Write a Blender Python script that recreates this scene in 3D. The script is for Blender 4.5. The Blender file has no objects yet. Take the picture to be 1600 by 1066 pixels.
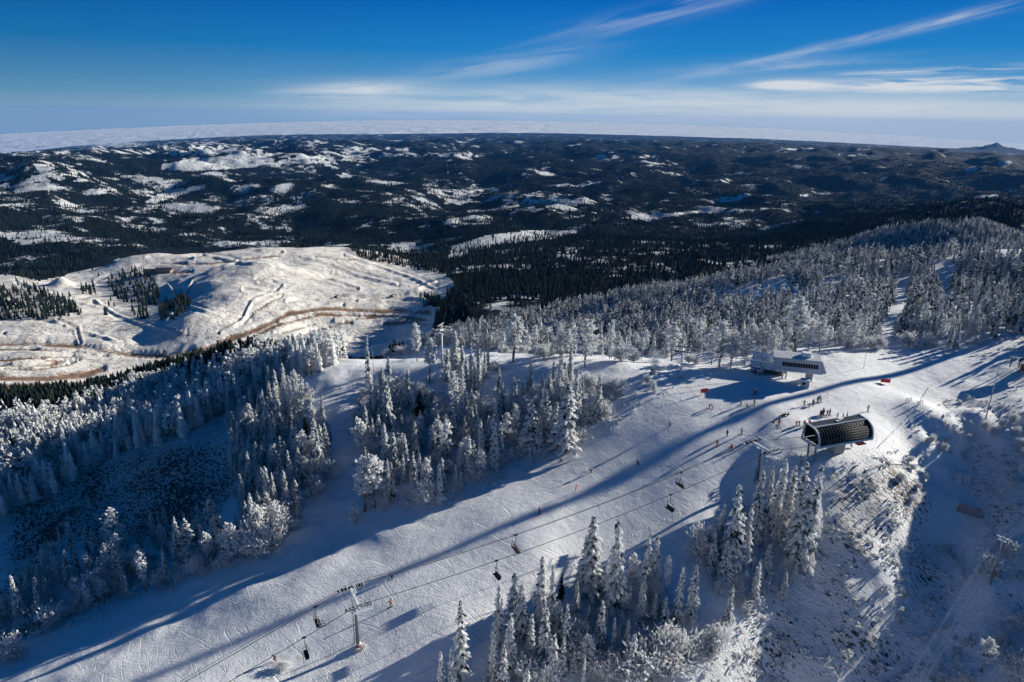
CLOUDCOL, SKYS, HAZE, EXPO = (8.9, 9.3, 9.7, 1), .05, 1.6e-5, .66
SKYTINT = (.12, .74, .86, 1); MASTD = 130
import time, bpy, bmesh, math, random
import numpy as np
from mathutils import Vector, Matrix, Euler
random.seed(7); rng = np.random.default_rng(11)
scene = bpy.context.scene
COL = scene.collection
pi = math.pi

# ------------------------------------------------------------------ camera
W, Hh, F = 1600.0, 1066.0, 1067.0
PITCH, ROLL, CZ = math.radians(18.2), math.radians(0.8), 76.0
cam_d = bpy.data.cameras.new('camera'); cam = bpy.data.objects.new('camera', cam_d); COL.objects.link(cam)
cam_d.sensor_width = 36; cam_d.lens = 36 * F / W; cam_d.clip_start = 1; cam_d.clip_end = 200000
fwd = np.array([0, math.cos(PITCH), -math.sin(PITCH)])
up0 = np.array([0, math.sin(PITCH), math.cos(PITCH)]); rt0 = np.array([1.0, 0, 0])
# the far skyline sinks towards the right of the frame: the camera leans a little to the left
rt = rt0 * math.cos(ROLL) + up0 * math.sin(ROLL)
up = up0 * math.cos(ROLL) - rt0 * math.sin(ROLL)
cam.matrix_world = Matrix(((rt[0], up[0], -fwd[0], 0), (rt[1], up[1], -fwd[1], 0), (rt[2], up[2], -fwd[2], CZ), (0, 0, 0, 1)))
scene.camera = cam
CAM = np.array([0, 0, CZ])

def ray(u, v):
    d = fwd + rt * ((u - W / 2) / F) - up * ((v - Hh / 2) / F)
    return d
def project(x, y, z):
    p = np.stack([np.asarray(x, float), np.asarray(y, float), np.asarray(z, float) - CZ], -1)
    dz = p @ fwd; dz = np.where(dz < 1e-3, 1e-3, dz)
    return W / 2 + F * (p @ rt) / dz, Hh / 2 - F * (p @ up) / dz, dz
def onplane(u, v, z):
    d = ray(u, v); t = (z - CZ) / d[2]; return d[0] * t, d[1] * t
def atrange(u, v, r):
    d = ray(u, v); t = r / math.hypot(d[0], d[1]); return d[0] * t, d[1] * t, CZ + d[2] * t

# ------------------------------------------------------------------ noise
_pg = np.random.default_rng(5); _ga = _pg.uniform(0, 2 * pi, 65536).astype(np.float32); _GX = np.cos(_ga); _GY = np.sin(_ga)
def perlin(x, y, s=0):
    x = np.asarray(x, np.float32); y = np.asarray(y, np.float32); shp = np.broadcast(x, y).shape
    xf0 = np.floor(x); yf0 = np.floor(y); xi = xf0.astype(np.int32) + s * 37; yi = yf0.astype(np.int32) + s * 101; xf = x - xf0; yf = y - yf0
    u = xf * xf * (3 - 2 * xf); v = yf * yf * (3 - 2 * yf)
    x0 = (xi & 255) << 8; x1 = ((xi + 1) & 255) << 8; y0 = yi & 255; y1 = (yi + 1) & 255
    def g(k, dx, dy): return _GX[k] * dx + _GY[k] * dy
    a = g(x0 | y0, xf, yf); b = g(x1 | y0, xf - 1, yf); c = g(x0 | y1, xf, yf - 1); d = g(x1 | y1, xf - 1, yf - 1)
    e = a + (b - a) * u; return (e + ((c + (d - c) * u) - e) * v) * 1.5
def fbm(x, y, o=4, s=0, gain=.5):
    t = 0; a = 1.0; m = 1.0
    for k in range(o):
        t = t + a * perlin(x * m, y * m, s + k * 17); a *= gain; m *= 2.03
    return t
def sstep(a, b, x):
    t = np.clip((x - a) / (b - a), 0, 1); return t * t * (3 - 2 * t)

# ------------------------------------------------------------------ terrain control points
CP = []
def P(u, v, z):
    if v > 680: z = z - 4.5 * min(1, (v - 680) / 280) * min(1, max(0, (1350 - u) / 400))
    x, y = onplane(u, v, z); CP.append((x, y, z))
def R(u, v, r): CP.append(atrange(u, v, r))
def Q(u, r, z):
    d = ray(u, 500); a = math.atan2(d[0], d[1]); CP.append((r * math.sin(a), r * math.cos(a), z))
# station plateau and ski run
for q in [(1310, 692, 1.6), (1400, 600, 2.6), (1250, 600, 4.4), (1240, 580, 4.8), (1330, 560, 4.8), (1400, 640, 2.0), (1100, 600, 4.2), (1000, 590, 4.8), (900, 575, 3.6), (950, 600, 3.6), (1200, 640, 4.2),
          (850, 600, .4), (760, 580, -2.0), (700, 568, -3.5), (650, 566, -6.5), (580, 590, -9.5), (520, 585, -11.5), (1180, 660, 2.6), (1100, 680, 1.0),
          (1000, 700, -1.6), (900, 760, -5), (800, 780, -6.5), (700, 850, -7.5), (600, 880, -8.8), (560, 1013, -8.5), (450, 930, -10.5), (300, 1000, -12.5), (150, 1055, -15),
          (430, 1040, -10), (700, 1000, -7), (850, 880, -6), (1100, 750, -2.2), (1200, 715, .6), (1268, 716, 1.3), (1300, 722, 1.0),
          (550, 640, -11.5), (650, 640, -10), (800, 660, -6), (900, 670, -3), (1000, 640, 1.6), (600, 740, -11), (540, 760, -13.5), (700, 760, -9), (480, 850, -13),
          (440, 700, -18), (400, 650, -23.5), (380, 600, -33), (450, 570, -26), (400, 560, -46), (500, 560, -18), (400, 800, -18.5), (330, 860, -20),
          (340, 700, -26), (260, 720, -29), (330, 740, -30), (200, 790, -37), (100, 820, -41), (0, 850, -44), (200, 870, -31), (110, 930, -30), (30, 990, -28), (250, 880, -26), (0, 1040, -24), (100, 1000, -22), (0, 900, -42),
          (200, 700, -37), (200, 650, -56), (200, 610, -80), (200, 592, -100), (0, 780, -47), (0, 700, -66), (0, 650, -82), (0, 612, -108), (0, 592, -128), (300, 640, -47), (300, 590, -66), (320, 570, -80),
          # lower right
          (1200, 800, -7), (1100, 850, -7), (1000, 900, -8), (900, 960, -9.5), (800, 1050, -10), (1000, 1050, -13), (1150, 950, -12), (1250, 900, -12.5), (1200, 1050, -21.5),
          (1320, 760, -2.5), (1380, 720, -.8), (1400, 800, -7.5), (1350, 880, -12), (1400, 950, -18), (1400, 1050, -24), (1300, 1000, -19.5),
          (1440, 680, -1), (1470, 620, 1.5), (1540, 590, 3.5), (1600, 575, 6), (1530, 540, 5), (1600, 530, 7), (1540, 660, 1), (1600, 640, 4), (1510, 720, -6), (1520, 800, -11), (1600, 720, -1), (1600, 800, -7),
          (1500, 880, -16), (1600, 880, -13), (1550, 910, -15), (1500, 1000, -22), (1600, 1000, -20), (1600, 1060, -23), (1480, 560, 4)]: P(*q)
# frosted ridge to the right
for q in [(1200, 545, -2), (1200, 500, -14), (1200, 450, -25), (1200, 430, -28), (1400, 530, 1), (1400, 480, -7), (1400, 430, -14), (1500, 530, 4), (1500, 480, -4), (1500, 440, -9), (1520, 412, -13),
          (1600, 500, 3), (1600, 450, -5), (1600, 410, -11), (1350, 415, -21), (1000, 562, -3.5), (1000, 520, -42), (1000, 480, -62), (1000, 462, -67), (900, 556, -8), (900, 510, -72), (900, 494, -80),
          (1100, 540, -12), (1100, 480, -38), (1100, 445, -46), (800, 556, -10), (700, 540, -92), (800, 530, -84), (800, 510, -90)]: P(*q)
for q in [(1200, 640, -100), (1400, 620, -75), (1600, 620, -65), (1000, 760, -130), (1500, 680, -100), (1600, 700, -90), (700, 380, -60), (600, 330, -60), (500, 400, -110), (400, 480, -135), (800, 300, -45), (650, 300, -40)]: Q(*q)
# gully, mine bench, valley
for q in [(760, 500, -105), (800, 470, -112), (720, 480, -118), (800, 430, -135), (800, 405, -165), (700, 440, -150), (900, 440, -130), (1000, 430, -135), (1200, 395, -150), (1100, 410, -145),
          (600, 535, -152), (600, 490, -155), (600, 450, -160), (600, 410, -172), (560, 388, -178), (500, 500, -148), (480, 430, -151), (450, 387, -171), (400, 540, -146), (400, 500, -142), (400, 440, -142), (380, 390, -164),
          (300, 548, -147), (300, 500, -141), (330, 440, -140), (300, 400, -162), (250, 520, -152), (240, 470, -168), (170, 440, -172), (200, 408, -172), (150, 500, -156), (60, 530, -152), (60, 480, -158), (100, 440, -172), (0, 560, -150), (0, 450, -165), (0, 430, -180), (130, 575, -150), (230, 575, -150), (660, 470, -150), (670, 430, -158),
          (1400, 392, -112), (1500, 358, -100), (1600, 352, -98), (1400, 362, -128), (1300, 385, -138), (1600, 385, -105)]: P(*q)
for q in [(1500, 1500, -190), (1600, 1500, -190), (450, 1750, -262), (600, 1600, -255), (300, 1800, -262), (100, 1500, -240), (0, 1500, -240)]: Q(*q)
for q in [(800, 380, -205), (850, 366, -215), (720, 395, -205), (600, 360, -262), (400, 350, -262), (200, 380, -225), (60, 375, -215), (200, 340, -240), (0, 350, -230), (1000, 370, -215), (1200, 360, -215), (1400, 335, -215), (1600, 330, -200),
          (200, 300, -240), (0, 290, -190), (50, 270, -150), (400, 300, -250), (600, 300, -265), (800, 300, -275), (1000, 300, -270), (1200, 300, -270), (1400, 290, -270), (1600, 290, -250)]: P(*q)
for q in [(0, 248, 7000), (200, 238, 7000), (400, 228, 8000), (600, 228, 8000), (800, 228, 8000), (1000, 228, 8000), (1200, 232, 8000), (1400, 240, 8000), (1600, 250, 8000)]: R(*q)
sky = [(0, 243), (150, 227), (300, 218), (400, 213), (600, 211), (800, 209), (1000, 213), (1200, 219), (1400, 229), (1600, 240)]
for u, v in sky: R(u, v, 20000); R(u, v + 7, 12000); R(u, v + 2, 16000); R(u, v + 13, 24000)
for u in (0, 200, 400, 800, 1200, 1600):
    x, y, z = atrange(u, 215 + abs(u - 800) / 25, 30000); CP.append((x, y, z - 500))
# beyond the frame
for q in [(-150, 90, -48), (-100, 30, -30), (0, 30, -14), (60, 30, -22), (130, 80, -14), (175, 115, 1), (230, 190, 8), (-300, 200, -110), (-500, 300, -150), (300, 260, 14), (330, 180, 20), (400, 350, 0), (500, 250, 0), (700, 500, -60), (-900, 600, -150), (-1500, 1000, -200), (1500, 1000, -150), (8000, 5000, -250), (-8000, 5000, -350)]: CP.append(q)
CP = np.array(CP, float)
LS = 0.6
def tocoord(x, y):
    return np.arctan2(x, y), np.log(np.maximum(np.hypot(x, y), 1)) * LS
def tps_k(d2): return 0.5 * d2 * np.log(d2 + 1e-12)
ca, cl = tocoord(CP[:, 0], CP[:, 1])
n = len(CP)
K = tps_k((ca[:, None] - ca) ** 2 + (cl[:, None] - cl) ** 2) + np.eye(n) * 1.2e-4
Pm = np.stack([np.ones(n), ca, cl], 1)
A = np.zeros((n + 3, n + 3)); A[:n, :n] = K; A[:n, n:] = Pm; A[n:, :n] = Pm.T
sol = np.linalg.solve(A, np.concatenate([CP[:, 2], np.zeros(3)]))
GA = np.linspace(-1.25, 1.25, 420); GL = np.linspace(math.log(20) * LS, math.log(45000) * LS, 620)
ga, gl = np.meshgrid(GA, GL, indexing='ij')
G = np.zeros(ga.shape)
for i in range(n): G += sol[i] * tps_k((ga - ca[i]) ** 2 + (gl - cl[i]) ** 2)
G += sol[n] + sol[n + 1] * ga + sol[n + 2] * gl

def inpoly(u, v, poly):
    u = np.asarray(u, float); v = np.asarray(v, float)
    if u.size > 2000:
        pu = [q[0] for q in poly]; pv = [q[1] for q in poly]; bb = (u > min(pu)) & (u < max(pu)) & (v > min(pv)) & (v < max(pv))
        o = np.zeros(u.shape, bool)
        if bb.any():
            us, vs_ = u[bb], v[bb]; k = us.size
            o[bb] = inpoly(us, vs_, poly) if k <= 2000 else _ip(us, vs_, poly)
        return o
    return _ip(u, v, poly)
def _ip(u, v, poly):
    c = np.zeros(u.shape, bool); m = len(poly)
    for i in range(m):
        x1, y1 = poly[i]; x2, y2 = poly[(i + 1) % m]
        if y1 == y2: continue
        c ^= ((y1 > v) != (y2 > v)) & (u < (x2 - x1) * (v - y1) / (y2 - y1) + x1)
    return c
def segdist(u, v, pts):
    d = np.full(np.shape(u), 1e9)
    for (x1, y1), (x2, y2) in zip(pts[:-1], pts[1:]):
        dx, dy = x2 - x1, y2 - y1; t = np.clip(((u - x1) * dx + (v - y1) * dy) / (dx * dx + dy * dy + 1e-9), 0, 1)
        d = np.minimum(d, np.hypot(u - x1 - t * dx, v - y1 - t * dy))
    return d
RUN = [(1600, 560), (1440, 565), (1330, 574), (1290, 590), (1230, 600), (1120, 610), (1020, 640), (975, 668), (900, 706), (800, 735), (720, 780), (640, 815), (560, 850), (440, 880), (330, 915), (210, 960), (90, 1010), (-80, 1070), (-200, 1200),
       (700, 1200), (640, 1060), (760, 1000), (830, 950), (900, 880), (960, 850), (1060, 800), (1130, 770), (1180, 735), (1240, 705), (1290, 715), (1370, 700), (1430, 640), (1450, 605), (1500, 580)]
_rx, _ry = zip(*[onplane(min(max(u, -60), 1640), min(v, 1100), -6 if v > 700 else 0) for u, v in RUN])
RUNW = list(zip(_rx, _ry))
MOUNDS = []   # x, y, radius along x, y, height
def mound(u, v, z, r, h):
    x, y = onplane(u, v, z); MOUNDS.append((x, y, r, h))
mound(500, 600, -14, 14, 2.5); mound(520, 650, -14, 9, 2.2); mound(620, 590, -9, 8, 1.8); mound(455, 668, -18, 9, 2.0)
mound(1395, 672, 0, 7, -.6); mound(1440, 650, 0, 7, 2.0); mound(1500, 668, 0, 8, 1.5); mound(1330, 735, -2, 9, 1.2)
mound(1448, 690, -1, 4.5, 1.6); mound(1480, 668, 0, 4, 1.5); mound(1462, 720, -3, 4, -1.2); mound(1425, 758, -5, 4, 1.5); mound(1400, 815, -8, 4.5, 1.6); mound(1430, 830, -9, 4, -1.2); mound(1375, 880, -11, 5, 1.5); mound(1330, 930, -14, 4.5, 1.5); mound(1520, 650, 1, 4, 1.4); mound(1560, 690, -1, 4, 1.5)
mound(410, 425, -146, 45, 10); mound(520, 420, -150, 40, -9); mound(290, 455, -146, 40, -12); mound(560, 455, -150, 55, 6); mound(380, 475, -146, 50, 4); mound(300, 520, -149, 35, 9)
mound(70, 555, -150, 30, 6); mound(600, 520, -150, 35, -9); mound(500, 500, -146, 30, -6); mound(450, 410, -150, 35, -8); mound(240, 400, -165, 60, 8); mound(640, 455, -152, 30, 6); mound(97, 448, -172, 14, 12); mound(318, 397, -160, 25, -10)
mound(170, 540, -151, 28, 6); mound(1500, 410, -12, 60, 4)
def Hgt(x, y):
    x = np.asarray(x, float); y = np.asarray(y, float)
    a, l = tocoord(x, y); r = np.hypot(x, y)
    fa = np.clip((a - GA[0]) / (GA[1] - GA[0]), 0, len(GA) - 1.001); fl = np.clip((l - GL[0]) / (GL[1] - GL[0]), 0, len(GL) - 1.001)
    i = fa.astype(int); j = fl.astype(int); fa = fa - i; fl = fl - j
    z = (G[i, j] * (1 - fa) + G[i + 1, j] * fa) * (1 - fl) + (G[i, j + 1] * (1 - fa) + G[i + 1, j + 1] * fa) * fl
    for mx, my, mr, mh in MOUNDS:
        if z.size > 5000:
            k = (np.abs(x - mx) < 3 * mr) & (np.abs(y - my) < 3 * mr); z[k] += mh * np.exp(-((x[k] - mx) ** 2 + (y[k] - my) ** 2) / (mr * mr)); continue
        z = z + mh * np.exp(-((x - mx) ** 2 + (y - my) ** 2) / (mr * mr))
    near = 1 - sstep(260, 420, r)
    off = near.copy() if hasattr(near, 'copy') else near
    nm = near > 0
    if np.any(nm):
        xs_, ys_ = (x[nm], y[nm]) if z.ndim else (x, y)
        sdn = segdist(xs_, ys_, RUNW + RUNW[:1]) * np.where(inpoly(xs_, ys_, RUNW), -1, 1)
        k_ = .12 + .88 * sstep(-3, 12, sdn)
        if z.ndim: off[nm] = near[nm] * k_
        else: off = near * k_
    z = z + off * (.95 * fbm(x / 17, y / 17, 3, 5, .42)) + near * .35 * perlin(x / 24, y / 24, 9)
    mid = sstep(250, 500, r) * (1 - sstep(1200, 1600, r))
    z = z + mid * 2.6 * fbm(x / 70, y / 70, 4, 21)
    far = sstep(1400, 2600, r)
    q = 1 - np.abs(fbm(x / 1500 + .3, y / 1500, 3, 31))
    z = z + far * (105 * (q - .74) + 30 * fbm(x / 330, y / 330, 3, 41)) * (1 + sstep(3500, 6000, r) * .3) * (1 - .85 * sstep(7000, 14000, r))
    z = z + sstep(1300, 2000, r) * (1 - sstep(5000, 9000, r)) * 9 * fbm(x / 180, y / 180, 3, 55)
    # small cone on the far right skyline
    px, py, pz = atrange(1557, 226, 17000)
    z = z + (150 + 60 * fbm(x / 300, y / 300, 3, 77)) * np.maximum(0, 1 - np.hypot((x - px) / 760, (y - py) / 900)) ** 1.25
    return z
def at(u, v, dz=0.0):
    d = ray(u, v); t = 40.0; prev = t
    ts = 40 * np.exp(np.linspace(0, math.log(30000 / 40), 4000))
    x = d[0] * ts; y = d[1] * ts; z = CZ + d[2] * ts
    below = z - dz < Hgt(x, y)
    k = int(np.argmax(below)) if below.any() else len(ts) - 1
    lo, hi = ts[max(k - 1, 0)], ts[k]
    for _ in range(18):
        m = (lo + hi) / 2
        if CZ + d[2] * m - dz < float(Hgt(d[0] * m, d[1] * m)): hi = m
        else: lo = m
    return Vector((d[0] * hi, d[1] * hi, float(Hgt(d[0] * hi, d[1] * hi))))
def topheight(p, vt):
    "height above p whose image lies at row vt"
    lo, hi = .2, 120
    for _ in range(30):
        m = (lo + hi) / 2
        if project(p[0], p[1], p[2] + m)[1] > vt: lo = m
        else: hi = m
    return lo

# ------------------------------------------------------------------ mesh helpers
def tag(o, label=None, cat=None, group=None, kind=None):
    if label: o['label'] = label
    if cat: o['category'] = cat
    if group: o['group'] = group
    if kind: o['kind'] = kind
    return o
def raw_mesh(name, V, Fc, mats=(), attrs=None, smooth=False, midx=None):
    V = np.asarray(V, np.float32); Fc = np.asarray(Fc, np.int32); k = Fc.shape[1]
    me = bpy.data.meshes.new(name)
    me.vertices.add(len(V)); me.vertices.foreach_set('co', V.ravel())
    me.loops.add(Fc.size); me.loops.foreach_set('vertex_index', Fc.ravel())
    me.polygons.add(len(Fc)); me.polygons.foreach_set('loop_start', np.arange(0, Fc.size, k, dtype=np.int32))
    me.polygons.foreach_set('loop_total', np.full(len(Fc), k, np.int32))
    if midx is not None: me.polygons.foreach_set('material_index', np.asarray(midx, np.int32))
    me.polygons.foreach_set('use_smooth', np.full(len(Fc), smooth))
    for kk, arr in (attrs or {}).items():
        a = me.attributes.new(kk, 'FLOAT', 'POINT'); a.data.foreach_set('value', np.asarray(arr, np.float32))
    me.update(calc_edges=True)
    for m in mats: me.materials.append(m)
    return me
def link(name, me, parent=None):
    o = bpy.data.objects.new(name, me); COL.objects.link(o)
    if parent is not None: o.parent = parent
    return o
def empty(name, loc, rz=0, s=1.0):
    o = bpy.data.objects.new(name, None); COL.objects.link(o); o.location = loc; o.rotation_euler = (0, 0, rz); o.scale = (s, s, s); o.empty_display_size = .5
    return o
class MB:
    "collects boxes, bars, tubes and sheets; build() links them as one mesh object"
    def __init__(self): self.v = []; self.f = []
    def add(self, vs, fs):
        b = len(self.v); self.v += [tuple(p) for p in vs]; self.f += [tuple(b + i for i in f) for f in fs]; return self
    def box(self, c, s, rot=None):
        x, y, z = [q / 2 for q in s]
        vs = [Vector((a, b, d)) for a in (-x, x) for b in (-y, y) for d in (-z, z)]
        if rot is not None: vs = [rot @ p for p in vs]
        c = Vector(c)
        return self.add([p + c for p in vs], [(0, 1, 3, 2), (4, 6, 7, 5), (0, 4, 5, 1), (2, 3, 7, 6), (0, 2, 6, 4), (1, 5, 7, 3)])
    def bar(self, a, b, w, h=None):
        a = Vector(a); b = Vector(b); d = b - a; L = d.length
        if L < 1e-6: return self
        q = d.to_track_quat('Y', 'Z').to_matrix()
        return self.box((a + b) / 2, (w, L, h or w), q)
    def tube(self, pts, r, n=8, cap=True):
        pts = [Vector(p) for p in pts]; rs = r if isinstance(r, (list, tuple)) else [r] * len(pts)
        vs = []; fs = []
        for i, p in enumerate(pts):
            d = (pts[min(i + 1, len(pts) - 1)] - pts[max(i - 1, 0)]).normalized()
            q = d.to_track_quat('Z', 'Y').to_matrix()
            for k in range(n):
                t = 2 * pi * k / n; vs.append(p + q @ Vector((math.cos(t) * rs[i], math.sin(t) * rs[i], 0)))
        for i in range(len(pts) - 1):
            for k in range(n):
                k2 = (k + 1) % n; fs.append((i * n + k, i * n + k2, (i + 1) * n + k2, (i + 1) * n + k))
        if cap: fs.append(tuple(range(n - 1, -1, -1))); fs.append(tuple((len(pts) - 1) * n + k for k in range(n)))
        return self.add(vs, fs)
    def prism(self, prof, a, b):
        "profile (y,z) extruded from x=a to x=b"
        n = len(prof); vs = [(a, y, z) for y, z in prof] + [(b, y, z) for y, z in prof]
        fs = [tuple(range(n)), tuple(range(2 * n - 1, n - 1, -1))] + [(i, i + n, (i + 1) % n + n, (i + 1) % n) for i in range(n)]
        return self.add(vs, fs)
    def build(self, name, mat, parent=None, smooth=False, bevel=0):
        me = bpy.data.meshes.new(name); me.from_pydata(self.v, [], self.f)
        bm = bmesh.new(); bm.from_mesh(me); bmesh.ops.recalc_face_normals(bm, faces=bm.faces); bm.to_mesh(me); bm.free()
        me.materials.append(mat)
        if smooth: me.polygons.foreach_set('use_smooth', [True] * len(me.polygons))
        o = link(name, me, parent)
        if bevel:
            m = o.modifiers.new('bevel', 'BEVEL'); m.width = bevel; m.segments = 2; m.limit_method = 'ANGLE'
        return o

# ------------------------------------------------------------------ materials
class NT:
    def __init__(self, nt): self.t = nt; self.t.nodes.clear()
    def n(self, typ, **kw):
        nd = self.t.nodes.new(typ)
        for k, v in kw.items():
            if k.startswith('i_'):
                key = k[2:]; key = int(key) if key.isdigit() else key.replace('_', ' ')
                self.set(nd, key, v)
            else: setattr(nd, k, v)
        return nd
    def set(self, nd, key, v):
        s = nd.inputs[key]
        if isinstance(v, bpy.types.NodeSocket): self.t.links.new(v, s)
        elif isinstance(v, bpy.types.Node): self.t.links.new(v.outputs[0], s)
        else: s.default_value = v
    def m(self, op, a, b=None, c=None, clamp=False):
        nd = self.t.nodes.new('ShaderNodeMath'); nd.operation = op; nd.use_clamp = clamp
        for i, q in enumerate((a, b, c)):
            if q is not None: self.set(nd, i, q)
        return nd.outputs[0]
    def ss(self, x, a, b, lo=0.0, hi=1.0):
        nd = self.t.nodes.new('ShaderNodeMapRange'); nd.interpolation_type = 'SMOOTHSTEP'
        self.set(nd, 0, x); self.set(nd, 1, a); self.set(nd, 2, b); self.set(nd, 3, lo); self.set(nd, 4, hi); return nd.outputs[0]
    def mix(self, f, a, b):
        nd = self.t.nodes.new('ShaderNodeMix'); nd.data_type = 'RGBA'
        self.set(nd, 0, f); self.set(nd, 6, a); self.set(nd, 7, b); return nd.outputs[2]
    def pos(self): return self.n('ShaderNodeTexCoord').outputs['Object']
    def geo(self): return self.n('ShaderNodeNewGeometry')
    def attr(self, name): return self.n('ShaderNodeAttribute', attribute_name=name).outputs['Fac']
    def noise(self, vec, scale, detail=3, rough=.5, dist=0.0, out=0):
        return self.n('ShaderNodeTexNoise', i_Vector=vec, i_Scale=scale, i_Detail=detail, i_Roughness=rough, i_Distortion=dist).outputs[out]
    def mapping(self, vec, rot=(0, 0, 0), scale=(1, 1, 1), loc=(0, 0, 0)):
        return self.n('ShaderNodeMapping', i_Vector=vec, i_Rotation=rot, i_Scale=scale, i_Location=loc).outputs[0]
def mat(name):
    m = bpy.data.materials.new(name); m.use_nodes = True; return m, NT(m.node_tree)
def out(N, base, rough=.6, normal=None, metal=0.0, spec=.3, **kw):
    b = N.n('ShaderNodeBsdfPrincipled'); N.set(b, 'Base Color', base); N.set(b, 'Roughness', rough); N.set(b, 'Metallic', metal); N.set(b, 'Specular IOR Level', spec)
    if normal is not None: N.set(b, 'Normal', normal)
    o = N.n('ShaderNodeOutputMaterial'); N.t.links.new(b.outputs[0], o.inputs[0]); return b
def simple(name, col, rough=.6, metal=0.0, spec=.3, var=.15, scale=3.0, frost=0.0, bump=.0):
    m, N = mat(name); p = N.pos(); nz = N.noise(p, scale, 4)
    c2 = tuple(max(0, q * (1 - var)) for q in col) + (1,); c1 = tuple(min(1, q * (1 + var)) for q in col) + (1,)
    c = N.mix(nz, c2, c1)
    if frost:
        up_ = N.n('ShaderNodeSeparateXYZ', i_0=N.geo().outputs['Normal']).outputs[2]
        f = N.m('ADD', N.m('MULTIPLY', up_, .35), N.noise(p, scale * 2.3, 4))
        c = N.mix(N.ss(f, .75 - frost * .5, .85 - frost * .5), c, (.78, .8, .84, 1))
    nrm = None
    if bump: nrm = N.n('ShaderNodeBump', i_Strength=.6, i_Distance=bump, i_Height=N.noise(p, scale * 4, 4)).outputs[0]
    out(N, c, rough, nrm, metal, spec); return m
SNOW = (.80, .815, .85, 1)

def make_ground_mat():
    m, N = mat('snow_ground'); p = N.pos()
    brush_shade = N.attr('brush_shade'); run = N.attr('run')
    dist = N.n('ShaderNodeVectorMath', operation='ADD', i_0=p, i_1=N.n('ShaderNodeVectorMath', operation='SCALE', i_0=N.noise(p, .03, 2, out=1), i_3=8.0).outputs[0]).outputs[0]
    def tracks(rot, s, seed, lo=.60, hi=.68):
        q = N.mapping(N.mapping(dist, (0, 0, rot)), (0, 0, 0), (s[0], s[1], 0), (seed, seed * 1.7, 0)); a = N.noise(q, 1.0, 2, .45)
        k = N.noise(N.mapping(p, loc=(seed * 7, 0, 0)), .09, 3); return N.m('MULTIPLY', N.ss(a, lo, hi), N.ss(k, .42, .58))
    t1 = tracks(.72, (.06, 2.6), 3.1, .62, .70); t2 = tracks(.40, (.08, 2.2), 8.3, .63, .71); t3 = tracks(1.05, (.10, 2.6), 15.2, .62, .70); t4 = tracks(2.5, (.3, 2.2), 22.7, .67, .73)
    tr = N.m('ADD', N.m('ADD', t1, t2), N.m('ADD', t3, N.m('MULTIPLY', t4, .8)))
    lump = N.noise(p, .55, 5, .62); fine = N.noise(p, 2.6, 4, .65); big = N.noise(p, .12, 3)
    lump = N.m('MULTIPLY', lump, N.m('SUBTRACT', 1.0, N.m('MULTIPLY', run, .55)))
    hgt = N.m('ADD', N.m('MULTIPLY', lump, .2), N.m('ADD', N.m('MULTIPLY', fine, .10), N.m('MULTIPLY', big, .5)))
    hrun = N.m('MULTIPLY', N.m('MULTIPLY', tr, run), -.09)
    rg = N.m('MULTIPLY', N.m('MULTIPLY', N.noise(N.mapping(N.mapping(p, (0, 0, .7)), (0, 0, 0), (.7, 1.4, 1)), 1.1, 6, .7), brush_shade), 1.1)
    hh = N.m('ADD', N.m('ADD', hgt, hrun), rg)
    bump = N.n('ShaderNodeBump', i_Strength=1.0, i_Distance=1.0, i_Height=hh).outputs[0]
    # dark dead grass and rock that shows through thin snow; also shade painted at lower right
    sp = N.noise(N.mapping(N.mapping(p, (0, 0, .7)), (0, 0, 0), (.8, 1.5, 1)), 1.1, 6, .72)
    th = N.m('SUBTRACT', .74, N.m('MULTIPLY', brush_shade, .29))
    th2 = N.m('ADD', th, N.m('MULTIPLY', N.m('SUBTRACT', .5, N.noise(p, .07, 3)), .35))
    spot = N.m('MULTIPLY', N.ss(N.m('SUBTRACT', sp, th2), 0, .05), N.ss(brush_shade, .02, .2))
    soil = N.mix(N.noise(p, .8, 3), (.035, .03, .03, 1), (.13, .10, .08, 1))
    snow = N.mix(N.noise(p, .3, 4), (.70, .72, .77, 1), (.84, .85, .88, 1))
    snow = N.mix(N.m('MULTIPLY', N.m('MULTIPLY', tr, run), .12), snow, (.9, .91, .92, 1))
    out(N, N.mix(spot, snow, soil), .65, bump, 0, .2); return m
def make_mine_mat():
    m, N = mat('mine_snow'); p = N.pos(); dirt = N.attr('dirt')
    nz = N.noise(p, .06, 6, .65); fine = N.noise(N.mapping(p, (0, 0, .3), (1, 2.2, 1)), .35, 5, .7)
    f = N.m('MULTIPLY', N.ss(N.m('ADD', dirt, N.m('ADD', N.m('MULTIPLY', N.m('SUBTRACT', fine, .5), 2.6), N.m('MULTIPLY', N.m('SUBTRACT', N.noise(p, .02, 3), .5), 1.6))), .5, .85), N.ss(dirt, .05, .3))
    g = N.m('MULTIPLY', N.ss(N.m('ADD', nz, N.m('MULTIPLY', fine, .5)), .70, .92), .45)
    snow = N.mix(nz, (.73, .70, .67, 1), (.87, .85, .82, 1))
    c = N.mix(g, snow, (.34, .27, .21, 1)); c = N.mix(f, c, N.mix(nz, (.13, .075, .045, 1), (.32, .2, .13, 1)))
    h = N.m('ADD', N.m('MULTIPLY', nz, 5.0), N.m('MULTIPLY', fine, .9))
    out(N, c, .8, N.n('ShaderNodeBump', i_Strength=.9, i_Distance=1.0, i_Height=h).outputs[0], 0, .1); return m
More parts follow.
